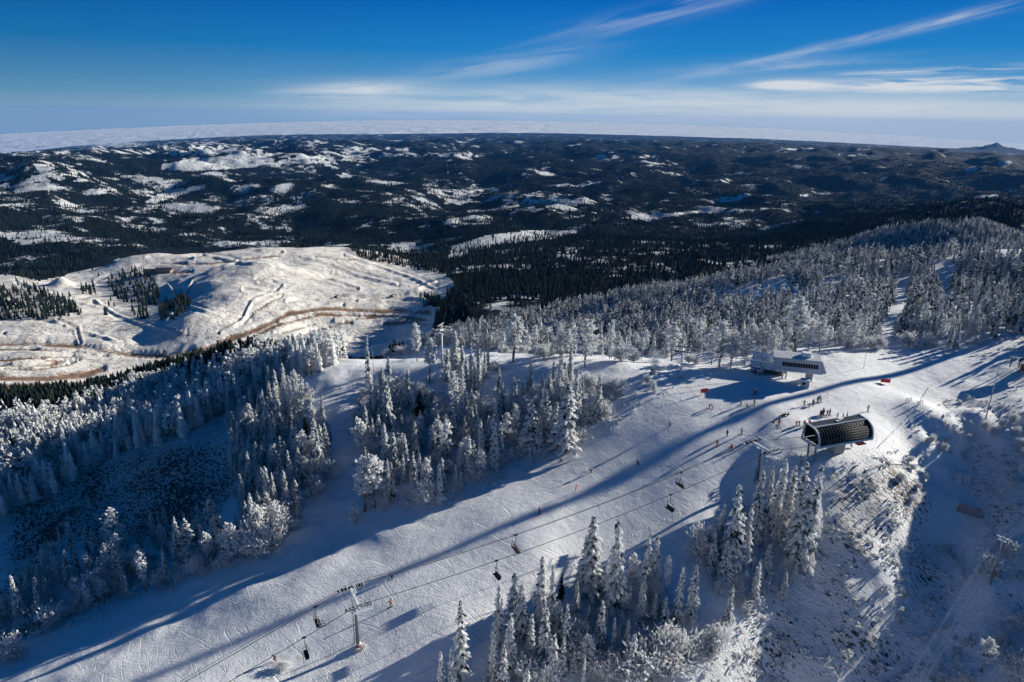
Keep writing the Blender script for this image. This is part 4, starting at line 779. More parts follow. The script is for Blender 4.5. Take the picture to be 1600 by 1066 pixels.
# ------------------------------------------------------------------ built things
def h2(a, b): return math.atan2(b[1] - a[1], b[0] - a[0])
M_white = simple('white_painted_metal', (.42, .46, .52), .5, .1, frost=.1)
M_grey = simple('grey_roof_metal', (.17, .19, .21), .5, .3, scale=1.2)
M_steel = simple('galvanised_steel', (.17, .185, .20), .5, .4, frost=.15)
M_rime = simple('rimed_steel', (.42, .45, .49), .7, .1, frost=.7)
M_black = simple('black_vinyl', (.015, .016, .018), .5)
M_cable = simple('steel_cable', (.06, .065, .075), .5, .4)
M_cablew = simple('rimed_cable', (.45, .52, .6), .7)
M_conc = simple('concrete', (.33, .32, .30), .9, frost=.2, bump=.02)
M_red = simple('red_padding', (.50, .03, .04), .7)
M_pad = simple('faded_pad', (.30, .06, .06), .8, frost=.2)
M_orange = simple('orange_banner', (.75, .10, .05), .7)
M_wood = simple('weathered_wood', (.20, .14, .10), .9, frost=.3, bump=.02)
M_log = simple('brown_logs', (.17, .10, .06), .9, bump=.05)
M_snowy = simple('snow_cover', (.80, .81, .84), .8, var=.06, bump=.1)
M_dkroof = simple('dark_shingles', (.05, .06, .07), .8, frost=.24, scale=.9)
M_rust = simple('rust_brown', (.30, .13, .07), .8)
M_tan = simple('tan_roof', (.27, .20, .15), .8, scale=.6)
def glass_mat():
    m, N_ = mat('dark_window_glass'); out(N_, (.008, .011, .016, 1), .75, N_.n('ShaderNodeBump', i_Strength=.15, i_Distance=.05, i_Height=N_.noise(N_.pos(), .8, 2)).outputs[0], 0, .12); return m
M_glass = glass_mat()
def thing(name, loc, rz, label, cat, group=None, s=1.0):
    r = empty(name, loc, rz, s); return tag(r, label, cat, group)

# --- chairlift in the foreground
T2 = at(560, 1013); T1 = at(1183, 752); hT2 = topheight(T2, 936); hT1 = topheight(T1, 700)
d12 = (T1 - T2); d12.z = 0; d12n = d12.normalized(); perp = Vector((-d12n.y, d12n.x, 0))
T3 = T2 - d12n * 118; T3.z = float(Hgt(T3.x, T3.y)); lz = math.atan2(d12n.y, d12n.x)
def lift_tower(p, h, rz, label, half=2.7, pad=True, mt=M_rime, ladder=True):
    t = thing('lift_tower', p, rz, label, 'lift tower')
    MB().tube([(0, 0, -1), (0, 0, h * .5), (0, 0, h)], [.36, .31, .26], 14).build('pole', M_steel if ladder else mt, t, True)
    MB().tube([(0, 0, -.5), (0, 0, .5)], .85, 12).build('footing', M_conc, t)
    MB().box((0, 0, h + .15), (.5, half * 2 + .6, .5)).box((0, 0, h - .5), (.35, half * 1.1, .2)).build('crossarm', mt, t, bevel=.04)
    for sgn in (-1, 1):
        b = MB().box((0, sgn * half, h + .25), (4.6, .12, .22)); b.box((0, sgn * half, h + .5), (.3, .3, .5))
        sh = b.build('sheave_train', M_steel, t)
        for k in range(8):
            x = -2.1 + k * .6; MB().tube([(x, sgn * half - .09, h + .45), (x, sgn * half + .09, h + .45)], .24, 12).build('sheave', M_black, sh)
        w = MB()
        for x in (-2.1, -.7, .7, 2.1):
            w.tube([(x, sgn * (half - .5), h - .1), (x, sgn * (half - .95), h + .9), (x, sgn * (half + .55), h + .95), (x, sgn * (half + .75), h - .1)], .06, 5)
        w.box((0, sgn * (half + .7), h - .12), (4.4, .5, .07)); w.bar((-2.1, sgn * (half + .6), h + .9), (2.1, sgn * (half + .6), h + .9), .06)
        w.build('walkway', mt, t)
    MB().bar((0, -.9, h + .4), (0, 0, h + 2.4), .12).bar((0, .9, h + .4), (0, 0, h + 2.4), .12).bar((0, -1.6, h + 2.3), (0, 1.6, h + 2.3), .14).build('lifting_frame', mt, t)
    if ladder:
        L = MB().bar((-.62, -.2, .8), (-.5, -.2, h), .05).bar((-.62, .2, .8), (-.5, .2, h), .05)
        for k in range(int(h / .4)): L.bar((-.6, -.2, 1 + k * .4), (-.6, .2, 1 + k * .4), .04)
        L.build('ladder', M_steel, t)
    if pad: MB().tube([(.1, -.14, .1), (.1, -.14, 1.2)], .42, 14).build('crash_pad', M_pad, t, True)
    return t
lift_tower(T2, hT2, lz, 'rimed lift tower standing on the open ski run with red pad at its foot')
lift_tower(T1, hT1, lz, 'lift tower rising from the trees just below the curved lift station', pad=False)
lift_tower(T3, hT2, lz, 'lift tower further down the run, out past the lower left corner', pad=True)
# curved glazed station: corners read on the plane of its floor beam
zf = at(1310, 694).z + 3.2
a0 = Vector((*onplane(1279, 701, zf), zf)); a1 = Vector((*onplane(1364, 686, zf), zf)); bk = Vector((*onplane(1249, 685, zf), zf))
sx_ = (a1 - a0); LA = sx_.length; ra = math.atan2(sx_.y, sx_.x); ex = sx_.normalized(); ey = Vector((-ex.y, ex.x, 0)); WA = max(5.5, min(8.5, (bk - a0).dot(ey)))
gz = float(Hgt(*((a0 + a1) / 2 + ey * WA / 2).xy))
print('station A', LA, WA, a0, gz)
stA = thing('lift_station', (a0.x, a0.y, gz), ra, 'curved dark glass lift station with flat grey roof, people waiting behind it', 'lift station')
f0 = zf - gz; HA = 3.9
def arc(k): t = k / 9 * pi / 2; return (.15 + 2.6 * (1 - math.cos(t)) * 1.0, f0 + .35 + (HA - .35) * math.sin(t))
prof = [arc(k) for k in range(10)]; rb, rt_ = (WA - .6, f0 + HA + .25), (WA, f0 + .3)
def sheet(mb, pr, x0, x1, th=.06):
    for (y0, z0), (y1, z1) in zip(pr[:-1], pr[1:]):
        dy, dz = y1 - y0, z1 - z0; L = math.hypot(dy, dz); ny, nz = -dz / L * th, dy / L * th
        mb.add([(x0, y0, z0), (x1, y0, z0), (x1, y1, z1), (x0, y1, z1), (x0, y0 - ny, z0 - nz), (x1, y0 - ny, z0 - nz), (x1, y1 - ny, z1 - nz), (x0, y1 - ny, z1 - nz)], [(0, 1, 2, 3), (7, 6, 5, 4), (0, 4, 5, 1), (2, 6, 7, 3), (0, 3, 7, 4), (1, 5, 6, 2)])
    return mb
wn = sheet(MB(), prof, .35, LA - .35).build('curved_window', M_glass, stA, True)
for k in range(19):
    x = .35 + (LA - .7) * k / 18; b = MB()
    for (y0, z0), (y1, z1) in zip(prof[:-1], prof[1:]): b.bar((x, y0 - .03, z0 + .02), (x, y1 - .03, z1 + .02), .045)
    b.build('mullion', M_grey, wn)
rf = MB().prism([(2.62, f0 + HA), (2.62, f0 + HA + .14), rb, (rb[0], rb[1] - .14)], .0, LA).build('roof', M_grey, stA)
for k in range(24): MB().box((.4 + (LA - .8) * k / 23, (2.62 + rb[0]) / 2, f0 + HA + .27), (.06, rb[0] - 2.8, .08)).build('standing_seam', M_grey, rf)
MB().box((LA * .58, 4.0, f0 + HA + .45), (1.6, .9, .35), Matrix.Rotation(.3, 3, 'Z')).build('roof_hatch', M_wood, rf)
MB().box((LA * .5, 3.4, f0 + HA + .38), (1.2, .7, .22)).build('roof_vent', M_steel, rf)
for x0 in (0, LA - .35):
    b = MB()
    ring = [(.0, f0)] + [(y - .1, z + .1) for y, z in prof] + [(rb[0], rb[1] + .08), (WA, f0)]
    for (y0, z0), (y1, z1) in zip(ring[:-1], ring[1:]): b.bar((x0 + .17, y0, z0), (x0 + .17, y1, z1), .36, .32)
    b.bar((x0 + .17, 0, f0), (x0 + .17, WA, f0), .36, .5); b.build('end_frame', M_white, stA, bevel=.03)
MB().box((LA / 2, .05, f0 + .1), (LA, .35, .55)).build('front_beam', M_white, stA, bevel=.04)
MB().box((LA / 2, 2.62, f0 + HA + .1), (LA, .22, .22)).build('eaves_trim', M_white, stA)
MB().box((LA / 2, WA - .25, f0 + .1), (LA - .8, .3, .45)).build('back_beam', M_white, stA)
MB().box((LA / 2, WA - .4, f0 + HA / 2 + .2), (LA - .8, .12, HA - .5)).build('back_wall', M_glass, stA)
MB().box((LA / 2 + .3, WA / 2, f0 + .2), (LA - 1.4, WA - 1.2, .25)).build('floor', M_black, stA)
MB().box((LA * .9, WA / 2, f0 + 1.6), (.12, WA - 2.6, 2.6)).box((LA * .35, WA / 2, f0 + 1.5), (LA * .5, 1.0, 1.2)).build('machinery', M_black, stA)
MB().tube([(LA * .72, WA / 2, f0 - .45), (LA * .72, WA / 2, f0 - .2)], 2.2, 28).build('bullwheel', M_black, stA)
MB().prism([(WA / 2 - 1.1, -1.5), (WA / 2 + 1.1, -1.5), (WA / 2 + 1.5, f0), (WA / 2 - 1.5, f0)], LA * .42, LA * .60).build('concrete_pier', M_conc, stA, bevel=.08)
MB().tube([(1.2, WA * .3, -1.5), (.9, WA * .3, f0)], .22, 8).tube([(1.2, WA * .7, -1.5), (.9, WA * .7, f0)], .22, 8).build('leg', M_steel, stA)
MB().box((LA * .78, .3, f0 - .7), (2.4, 1.6, .15)).build('sign_board', M_red, stA)
def stW(x, y, z): return Vector((a0.x, a0.y, gz)) + ex * x + ey * y + Vector((0, 0, z))
# the haul rope, the return rope and the communication line, each one object
def cat(a, b, sag, n=30): return [a.lerp(b, k / n) - Vector((0, 0, sag * 4 * (k / n) * (1 - k / n))) for k in range(n + 1)]
H2 = T2 + Vector((0, 0, hT2 + .72)); H1 = T1 + Vector((0, 0, hT1 + .72)); H3 = T3 + Vector((0, 0, hT2 + .72))
hp = perp * 2.7
up_rope = cat(H3 + hp, H2 + hp, 1.2, 20)[:-1] + cat(H2 + hp, H1 + hp, 2.2, 40)[:-1] + cat(H1 + hp, stW(.5, WA / 2 + 2.1, f0 + .7), .3, 8)
dn_rope = cat(H3 - hp, H2 - hp, 1.2, 20)[:-1] + cat(H2 - hp, H1 - hp, 2.0, 40)[:-1] + cat(H1 - hp, stW(.5, WA / 2 - 2.1, f0 + .7), .3, 8)
cm_line = cat(H3 + Vector((0, 0, 1.7)) + hp * .5, H2 + Vector((0, 0, 1.7)) + hp * .5, 1.2, 20)[:-1] + cat(H2 + Vector((0, 0, 1.7)) + hp * .5, H1 + Vector((0, 0, 1.7)) + hp * .5, 2.6, 40)[:-1] + cat(H1 + Vector((0, 0, 1.7)) + hp * .5, stW(.5, WA - 1, f0 + HA), .3, 8)
tag(MB().tube(up_rope, .055, 5).build('haul_rope', M_cable), 'dark haul rope of the front chairlift carrying the occupied chairs', 'cable')
tag(MB().tube(dn_rope, .055, 5).build('haul_rope', M_cable), 'dark return rope of the front chairlift, lower line with the empty chairs', 'cable')
tag(MB().tube(cm_line, .03, 5).build('signal_cable', M_cable), 'thin signal cable strung above the ropes of the front chairlift', 'cable')

# --- people
def skin_body(name, J, E, mats, jz):
    me = bpy.data.meshes.new(name); keys = list(J); me.from_pydata([J[k][:3] for k in keys], [(keys.index(a), keys.index(b)) for a, b in E], [])
    ob = bpy.data.objects.new(name, me); COL.objects.link(ob)
    m1 = ob.modifiers.new('skin', 'SKIN'); m1.use_smooth_shade = True
    for i, k in enumerate(keys):
        r = J[k][3]; me.skin_vertices[0].data[i].radius = (r, r); me.skin_vertices[0].data[i].use_root = (k == 'pelvis')
    m2 = ob.modifiers.new('sub', 'SUBSURF'); m2.levels = 1
    dg = bpy.context.evaluated_depsgraph_get(); nm = bpy.data.meshes.new_from_object(ob.evaluated_get(dg)); bpy.data.objects.remove(ob); return nm
EDG = [('pelvis', 'belly'), ('belly', 'chest'), ('chest', 'neck'), ('neck', 'head'), ('head', 'crown')] + [e for s in 'LR' for e in (('pelvis', 'hip' + s), ('hip' + s, 'knee' + s), ('knee' + s, 'ankle' + s), ('ankle' + s, 'toe' + s), ('chest', 'shoulder' + s), ('shoulder' + s, 'elbow' + s), ('elbow' + s, 'wrist' + s))]
def pose(kind):
    "x forward, y left, z up; joints with radii"
    J = {}
    def put(hip, knee, ank, spread, ch, hd, elb, wri, pel=None):
        px, pz = pel or hip
        J['pelvis'] = (px, 0, pz, .15); J['belly'] = ((px + ch[0]) / 2, 0, (pz + ch[1]) / 2, .15); J['chest'] = (ch[0], 0, ch[1], .175)
        J['neck'] = ((ch[0] + hd[0]) / 2, 0, ch[1] + (hd[1] - ch[1]) * .55, .07); J['head'] = (hd[0], 0, hd[1], .095); J['crown'] = (hd[0], 0, hd[1] + .11, .085)
        for s, y in (('L', 1), ('R', -1)):
            J['hip' + s] = (hip[0], .10 * y, hip[1] - .05, .115); J['knee' + s] = (knee[0], spread * .8 * y, knee[1], .08); J['ankle' + s] = (ank[0], spread * y, ank[1], .065); J['toe' + s] = (ank[0] + .17, spread * y, .06 + ank[1] - .12, .055)
            J['shoulder' + s] = (ch[0], .2 * y, ch[1] + .06, .075); J['elbow' + s] = (elb[0], (.28 + elb[2]) * y, elb[1], .06); J['wrist' + s] = (wri[0], (.26 + wri[2]) * y, wri[1], .045)
    if kind == 'stand': put((0, .92), (.05, .5), (0, .12), .16, (.02, 1.33), (.05, 1.6), (-.02, 1.08, .02), (.18, .95, .02))
    elif kind == 'ski': put((-.12, .78), (.18, .45), (-.02, .12), .2, (.22, 1.12), (.36, 1.36), (.18, .9, .08), (.45, .92, .08))
    elif kind == 'crouch': put((-.22, .58), (.22, .42), (-.04, .12), .18, (.22, .86), (.40, 1.06), (.25, .66, .08), (.5, .72, .03))
    elif kind == 'bend': put((-.15, .88), (.02, .5), (0, .12), .2, (.32, 1.0), (.55, 1.0), (.45, .72, 0), (.5, .42, -.02))
    elif kind == 'arms': put((0, .92), (.04, .5), (0, .12), .22, (0, 1.33), (.02, 1.6), (.02, 1.22, .22), (.08, 1.15, .45))
    elif kind == 'sit': put((0, .16), (.38, .42), (.62, .1), .16, (-.05, .55), (.0, .82), (-.12, .32, .06), (.05, .2, .08))
    elif kind == 'ride': put((0, .12), (.42, .10), (.48, -.33), .13, (-.06, .5), (-.02, .78), (.05, .28, -.02), (.3, .3, -.05))
    return J
BODY = {}
def body_mesh(kind, jc, pc, skin_=(.45, .28, .2)):
    key = (kind, jc, pc)
    if key in BODY: return BODY[key]
    if kind not in BODY: BODY[kind] = skin_body('person_' + kind, pose(kind), EDG, (), None)
    me = BODY[kind].copy(); J = pose(kind); me.materials.clear()
    for c, nm in ((jc, 'jacket_cloth'), (pc, 'trouser_cloth'), (skin_, 'skin'), ((.03, .03, .035), 'boot_leather')):
        k = (nm, c)
        if k not in BODY: BODY[k] = simple(nm, c, .8, scale=6)
        me.materials.append(BODY[k])
    names = list(J); pts = np.array([J[k][:3] for k in names])
    grp = {}
    for k in names: grp[k] = 2 if k in ('head', 'crown', 'neck') else (1 if k[:3] in ('hip', 'kne', 'pel') else (3 if k[:3] in ('ank', 'toe') else 0))
    for p in me.polygons:
        c = np.array(p.center); p.material_index = grp[names[int(np.argmin(((pts - c) ** 2).sum(1)))]]; p.use_smooth = True
    BODY[key] = me; return me
def glove_mb(side=1):
    b = MB().box((.045, 0, 0), (.09, .085, .035))
    for k, (L, y) in enumerate(((.07, .032), (.08, .011), (.075, -.011), (.06, -.032))):
        b.bar((.09, y, 0), (.09 + L * .6, y, -.012), .02); b.bar((.09 + L * .6, y, -.012), (.09 + L * .75, y, -.04), .018)
    b.bar((.03, .04 * side, 0), (.07, .075 * side, -.02), .024); return b
HELM = None
def person(p, rz, kind, jc, pc, label, ski=True, poles=True, board=False, s=1.05, group=None, helm=(.04, .04, .045)):
    t = thing('person', p, rz, label, 'person', group, s); J = pose(kind)
    link('body', body_mesh(kind, jc, pc), t)
    hx, _, hz_, _ = J['head']; hc = Vector((hx - .01, 0, hz_ + .07))
    kk = ('helm', helm)
    if kk not in BODY: BODY[kk] = simple('helmet_shell', helm, .35)
    b = MB()
    rings = [(.0, .135), (.06, .128), (.11, .09), (.135, .03)]
    b.tube([hc + Vector((0, 0, z)) for z, r in rings], [r for z, r in rings], 10).build('helmet', BODY[kk], t, True)
    MB().box(hc + Vector((.125, 0, -.035)), (.04, .16, .075)).build('goggles', M_black, t, bevel=.015)
    MB().box(hc + Vector((.135, 0, -.09)), (.03, .03, .04)).build('nose', BODY[('skin', (.45, .28, .2))], t)
    for sgn, S_ in ((1, 'L'), (-1, 'R')):
        w = Vector(J['wrist' + S_][:3]); e = Vector(J['elbow' + S_][:3]); g = glove_mb(-sgn); q = (w - e).to_track_quat('X', 'Z').to_matrix()
        g.v = [tuple(w + q @ Vector(v)) for v in g.v]; g.build('glove', M_black, t)
        if poles and not board: MB().tube([w + Vector((.02, 0, .1)), w + Vector((-.35 if kind != 'stand' else .1, sgn * .1, -w.z + .02 if kind != 'ride' else -.6))], .012, 4).build('ski_pole', M_steel, t)
        if ski and not board and kind != 'sit':
            a = Vector(J['ankle' + S_][:3]); z = a.z - .1
            MB().add([(a.x - .75, a.y - .04, z), (a.x - .75, a.y + .04, z), (a.x + .8, a.y + .04, z), (a.x + .8, a.y - .04, z), (a.x + .98, a.y + .03, z + .1), (a.x + .98, a.y - .03, z + .1), (a.x - .75, a.y - .04, z - .02), (a.x - .75, a.y + .04, z - .02), (a.x + .8, a.y + .04, z - .02), (a.x + .8, a.y - .04, z - .02)],
                     [(0, 3, 2, 1), (3, 5, 4, 2), (6, 7, 8, 9), (0, 1, 7, 6), (0, 6, 9, 3), (1, 2, 8, 7)]).build('ski', M_black if random.random() < .6 else M_red, t)
    if board: MB().box((.05, 0, .03), (.28, 1.5, .03)).build('snowboard', M_black, t, bevel=.01)
    return t
RED, DK, BLU, PNK, ORG, GRN, WHT, YEL, PUR, BRN, TEAL = (.55, .02, .03), (.025, .028, .035), (.03, .06, .16), (.55, .05, .20), (.65, .13, .03), (.30, .42, .03), (.55, .56, .6), (.60, .38, .03), (.16, .05, .2), (.12, .06, .04), (.04, .16, .15)
down = lz + pi
PEOPLE = [(611, 949, 'arms', ORG, BRN, 'snowboarder in brown and orange on the open run right of the lift tower', 2.2, 'b'), (613, 905, 'ski', DK, DK, 'skier in black gliding beside the rope above the rimed lift tower', down, ''),
 (430, 1033, 'ski', DK, DK, 'skier in black carving with a puff of snow near the bottom', down + .5, ''), (843, 804, 'stand', RED, DK, 'skier in red jacket standing at the edge of the long shadow stripe', down, ''),
 (877, 722, 'crouch', RED, DK, 'crouching skier in dark red nearest the trees left of the run', down, ''), (924, 738, 'crouch', (.4, .04, .03), DK, 'crouching skier in rust red in the middle of the run', down, ''),
 (997, 727, 'ski', DK, DK, 'skier in black right on the long shadow stripe', down, ''), (1047, 667, 'ski', TEAL, DK, 'skier in dark green alone on the upper run', down, ''),
 (1120, 698, 'arms', DK, ORG, 'skier with black jacket and orange trousers near the lift rope', down, ''), (1136, 682, 'stand', BRN, DK, 'skier in brown jacket just uphill of the one in orange trousers', down, ''),
 (1158, 679, 'stand', (.2, .17, .13), DK, 'lone skier in grey-brown below the shadow stripe, left of the groups', 0, ''), (1143, 700, 'sit', RED, DK, 'person in red sitting on the snow above the lift rope', down, 's'),
 (1108, 638, 'bend', YEL, DK, 'adult in yellow helmet and jacket bending beside a small child', 0, ''), (1113, 640, 'stand', PNK, PUR, 'small child in pink beside the adult in yellow', 0, 'c'),
 (1157, 634, 'stand', BRN, DK, 'tall person in brown at the mouth of the white station shadow', 0, ''), (1167, 637, 'sit', TEAL, WHT, 'child in pale green low on the snow between two standing skiers', 0, 's'), (1178, 633, 'arms', (.25, .06, .08), DK, 'person in maroon with arms spread near the white station shadow', 0, ''),
 (1178, 617, 'stand', RED, DK, 'person in bright red inside the shadow of the white station', 0, ''), (1181, 617, 'stand', DK, DK, 'person in black inside the shadow of the white station', 0, ''),
 (1256, 635, 'arms', (.3, .1, .09), DK, 'skier in faded red, leftmost of the row under the shadow stripe', 1, ''), (1264, 637, 'stand', BLU, DK, 'short skier in blue, second of the row under the shadow stripe', 1, 'c'), (1270, 634, 'stand', (.08, .1, .07), DK, 'skier in olive, third of the row under the shadow stripe', 1, ''),
 (1277, 629, 'stand', DK, DK, 'skier in black, left of the tight trio by the stripe', 2, ''), (1280, 628, 'stand', (.05, .05, .09), BLU, 'tall skier in navy, middle of the tight trio by the stripe', 1, ''), (1283, 629, 'stand', BRN, DK, 'short skier in brown, right of the tight trio by the stripe', 3, 'c'),
 (1281.5, 651, 'stand', BLU, DK, 'skier in dark blue at the left of the central group', 2, ''), (1284, 651, 'stand', DK, DK, 'skier in black inside the central group', 1, ''), (1287, 649, 'stand', PUR, PUR, 'skier in purple in the central group', 3, ''), (1285.5, 648, 'stand', BRN, DK, 'skier in brown at the back of the central group', 3, ''), (1292, 651, 'arms', (.1, .11, .12), DK, 'skier in grey at the right of the central group', 1, ''), (1296, 649, 'stand', (.4, .06, .05), DK, 'skier in brick red at the right end of the central group', 2, ''),
 (1308, 655, 'arms', WHT, WHT, 'skier all in white between the groups above the glass station', 2, ''), (1317, 653, 'stand', (.12, .1, .1), DK, 'child in grey beside the skier in white', 2, 'c'), (1323, 655, 'stand', DK, TEAL, 'skier in black with teal trousers right behind the station roof', 2.6, ''),
 (1356, 643, 'arms', GRN, DK, 'lone skier in lime green right of all the groups', 2, ''), (1217, 663, 'stand', RED, DK, 'person in red helmet standing above the one walking left', 1, ''), (1209, 662, 'sit', BRN, DK, 'person sitting on the snow at the far left of the waiting groups', 2.5, 's'), (1217, 667, 'arms', (.35, .05, .07), WHT, 'skier in maroon with legs apart at the left of the station', 1.8, ''),
 (1222, 652, 'sit', DK, DK, 'snowboarder in black sitting, left of the seated trio', 2, 's'), (1226, 650, 'sit', (.12, .06, .05), DK, 'snowboarder in brown sitting, middle of the seated trio', 2, 's'), (1231, 650, 'sit', BLU, DK, 'snowboarder in blue sitting, right of the seated trio', 2, 's'),
 (1244, 665, 'bend', ORG, DK, 'person in orange jacket bending over behind the station', 0, ''), (1249, 665, 'stand', TEAL, DK, 'child in teal in front of the bending person in orange', 3, 'c'), (1256, 667, 'stand', RED, DK, 'person in crimson at the left roof corner of the station', 1, ''), (1264, 666, 'stand', (.6, .02, .05), RED, 'person all in bright red by the left roof corner', 1, '')]
for u, v, k, jc, pc, lab, rz, fl in PEOPLE:
    p = at(u, v); person(p, rz, k, jc, pc, lab, board=(fl == 'b'), ski=fl != 's', poles=('s' not in fl and 'c' not in fl), s=.72 if 'c' in fl else 1.08, helm=YEL if jc == YEL else ((.3, .3, .32) if random.random() < .3 else DK))

# --- chairs on the ropes
def make_chair(label):
    t = thing('lift_chair', (0, 0, 0), 0, label, 'chairlift chair', 'chairs on the front chairlift')
    MB().box((0, 0, .02), (.7, .22, .26)).build('grip', M_black, t, bevel=.03)
    MB().tube([(0, 0, 0), (0, 0, -1.2), (-.15, 0, -1.9)], .06, 6).build('hanger', M_black, t, True)
    f = MB(); f.bar((-.15, -1.1, -2.0), (-.15, 1.1, -2.0), .08)
    for s in (-1.1, 1.1): f.tube([(-.15, s, -2.0), (-.4, s, -2.8), (-.35, s, -3.45), (.25, s, -3.5)], .045, 6)
    f.build('frame', M_black, t)
    MB().box((0, 0, -3.45), (.52, 2.2, .12)).build('seat', M_black, t, bevel=.03)
    MB().box((-.32, 0, -3.1), (.08, 2.2, .6), Matrix.Rotation(-.15, 3, 'Y')).build('backrest', M_black, t, bevel=.03)
    b = MB()
    for s in (-1.05, 1.05): b.tube([(-.3, s, -2.75), (.4, s, -2.95), (.45, s * .95, -3.1)], .03, 5)
    b.bar((.45, -1.0, -3.1), (.45, 1.0, -3.1), .05).build('safety_bar', M_black, t)
    MB().bar((.5, -.7, -3.95), (.5, .7, -3.95), .04).bar((.45, -.5, -3.1), (.5, -.5, -3.95), .03).bar((.45, .5, -3.1), (.5, .5, -3.95), .03).build('footrest', M_black, t)
    return t
chair0 = make_chair('x'); used = False
def on_rope(rope, u):
    best = None
    for a, b in zip(rope[:-1], rope[1:]):
        ua = float(project(*a)[0]); ub = float(project(*b)[0])
        if (ua - u) * (ub - u) <= 0 and ua != ub: return a.lerp(b, (u - ua) / (ub - ua))
CH = [(up_rope, 493, 1, 3, 'occupied lift chair left of the rimed tower'), (up_rope, 806, 1, 3, 'occupied lift chair in the middle of the front lift, over the run'), (up_rope, 1065, 1, 2, 'occupied lift chair nearest the curved station'), (up_rope, 238, 1, 0, 'lift chair at the bottom left edge on the upper rope'),
      (dn_rope, 475, -1, 0, 'empty lift chair left of the rimed tower, lower rope'), (dn_rope, 776, -1, 0, 'empty lift chair above the bottom spruces, lower rope'), (dn_rope, 1048, -1, 0, 'empty lift chair on the lower rope nearest the curved station')]
for i, (rp, u, sgn, n_, lab) in enumerate(CH):
    p = on_rope(rp, u)
    if i == 0: t = chair0
    else:
        t = chair0.copy(); COL.objects.link(t)
        for ch in chair0.children:
            c = ch.copy(); COL.objects.link(c); c.parent = t
    t.location = p; t.rotation_euler = (0, 0, lz if sgn > 0 else lz + pi); t['label'] = lab
    for k in range(n_):
        off = Matrix.Rotation(lz, 3, 'Z') @ Vector((.02, (k - (n_ - 1) / 2) * .68, -3.42))
        person(p + off, lz, 'ride', [DK, BRN, BLU, RED][(i + k) % 4], DK, f"rider in {['black','brown','blue','red'][(i + k) % 4]} on the {lab.replace('occupied lift ', '')}"[:95], s=.98, poles=False, group='riders on the front chairlift')

# --- white lift station further back
zb = at(1250, 594).z + 3.0
b0 = Vector((*onplane(1216, 578, zb), zb)); b1 = Vector((*onplane(1283, 585, zb), zb)); sxb = b1 - b0; LB = sxb.length; rbz = math.atan2(sxb.y, sxb.x); exb = sxb.normalized(); eyb = Vector((-exb.y, exb.x, 0)); WB = 4.2
gb = float(Hgt(*((b0 + b1) / 2 + eyb * 2.5).xy)); print('station B', LB, b0, gb)
stB = thing('lift_station', (b0.x, b0.y, gb), rbz, 'white box lift station with a strip of dark windows and ribbed snowy roof', 'lift station')
fb = zb - gb; HB = 3.7; fx = -.9
def wallpt(x, t): return (x + (1 - 2 * x / LB) * 0 + (-.9 * t if x < LB / 2 else -.6 * t), -.5 * t, fb + HB * t)
def wallbox(mb, x0, x1, t0, t1, d0, d1):
    vs_ = []
    for t in (t0, t1):
        for x in (x0, x1):
            sh = -.9 * t * (1 - x / LB) - .9 * t * (x / LB); yb = -.5 * t
            vs_ += [(x + sh, yb - d0, fb + HB * t), (x + sh, yb + d1, fb + HB * t)]
    return mb.add(vs_, [(0, 1, 3, 2), (4, 6, 7, 5), (0, 2, 6, 4), (1, 5, 7, 3), (0, 4, 5, 1), (2, 3, 7, 6)])
wallbox(MB(), 0, LB, 0, 1, 0, .15).build('front_wall', M_white, stB)
wall_w = wallbox(MB(), LB * .115, LB * .955, .38, .74, .012, 0).build('window_strip', M_glass, stB)
for k in range(15): x = LB * (.115 + .84 * k / 14); wallbox(MB(), x - .04, x + .04, .38, .74, .05, 0).build('window_post', M_white, wall_w)
MB().add([(-.75, .15, fb), (-1.65, -.35 + .5, fb + HB), (-1.65, WB, fb + HB + .3), (-.75, WB, fb), (-.02, .15, fb), (-.92, .15 - .5, fb + HB), (-.92, WB, fb + HB + .3), (-.02, WB, fb)], [(0, 1, 2, 3), (7, 6, 5, 4), (0, 4, 5, 1), (2, 6, 7, 3), (1, 5, 6, 2), (0, 3, 7, 4)]).build('end_wall', M_white, stB)
MB().add([(LB, .2, fb), (LB - .9, -.3, fb + HB), (LB - .9, WB, fb + HB + .3), (LB, WB, fb), (LB + 1.6, .8, fb), (LB - .1, .5, fb + HB), (LB - .1, WB - .5, fb + HB + .3), (LB + 1.6, WB - .5, fb)], [(0, 1, 2, 3), (7, 6, 5, 4), (0, 4, 5, 1), (2, 6, 7, 3), (1, 5, 6, 2), (0, 3, 7, 4)]).build('end_wall', M_white, stB)
MB().box((LB / 2 - .45, WB, fb + HB / 2), (LB, .15, HB)).build('back_wall', M_white, stB)
MB().box((LB / 2, WB / 2, fb - .08), (LB + .6, WB + .2, .22)).build('floor', M_snowy, stB)
rB = MB().add([(-1.7, -.75, fb + HB + .02), (LB - .3, -.75, fb + HB + .02), (LB - .3, WB + .2, fb + HB + .2), (-1.7, WB + .2, fb + HB + .2), (-1.7, -.75, fb + HB + .2), (LB - .3, -.75, fb + HB + .2), (LB - .3, WB + .2, fb + HB + .7), (-1.7, WB + .2, fb + HB + .7)], [(0, 1, 2, 3), (7, 6, 5, 4), (0, 4, 5, 1), (2, 6, 7, 3), (1, 5, 6, 2), (0, 3, 7, 4)]).build('roof', M_steel, stB)
for k in range(34): x = -1.5 + (LB + 1.0) * k / 33; MB().bar((x, -.8, fb + HB + .27), (x, WB + .15, fb + HB + .77), .22, .16).build('roof_rib', M_snowy, rB)
MB().box((LB * .62, 2.2, fb + HB + 1.1), (2.6, 2.2, 1.2)).build('roof_cabin', M_snowy, rB, bevel=.25)
MB().prism([(1.6, -1.5), (3.9, -1.5), (4.3, fb - .2), (1.3, fb - .2)], LB * .70, LB * .84).build('concrete_pier', M_conc, stB, bevel=.08)
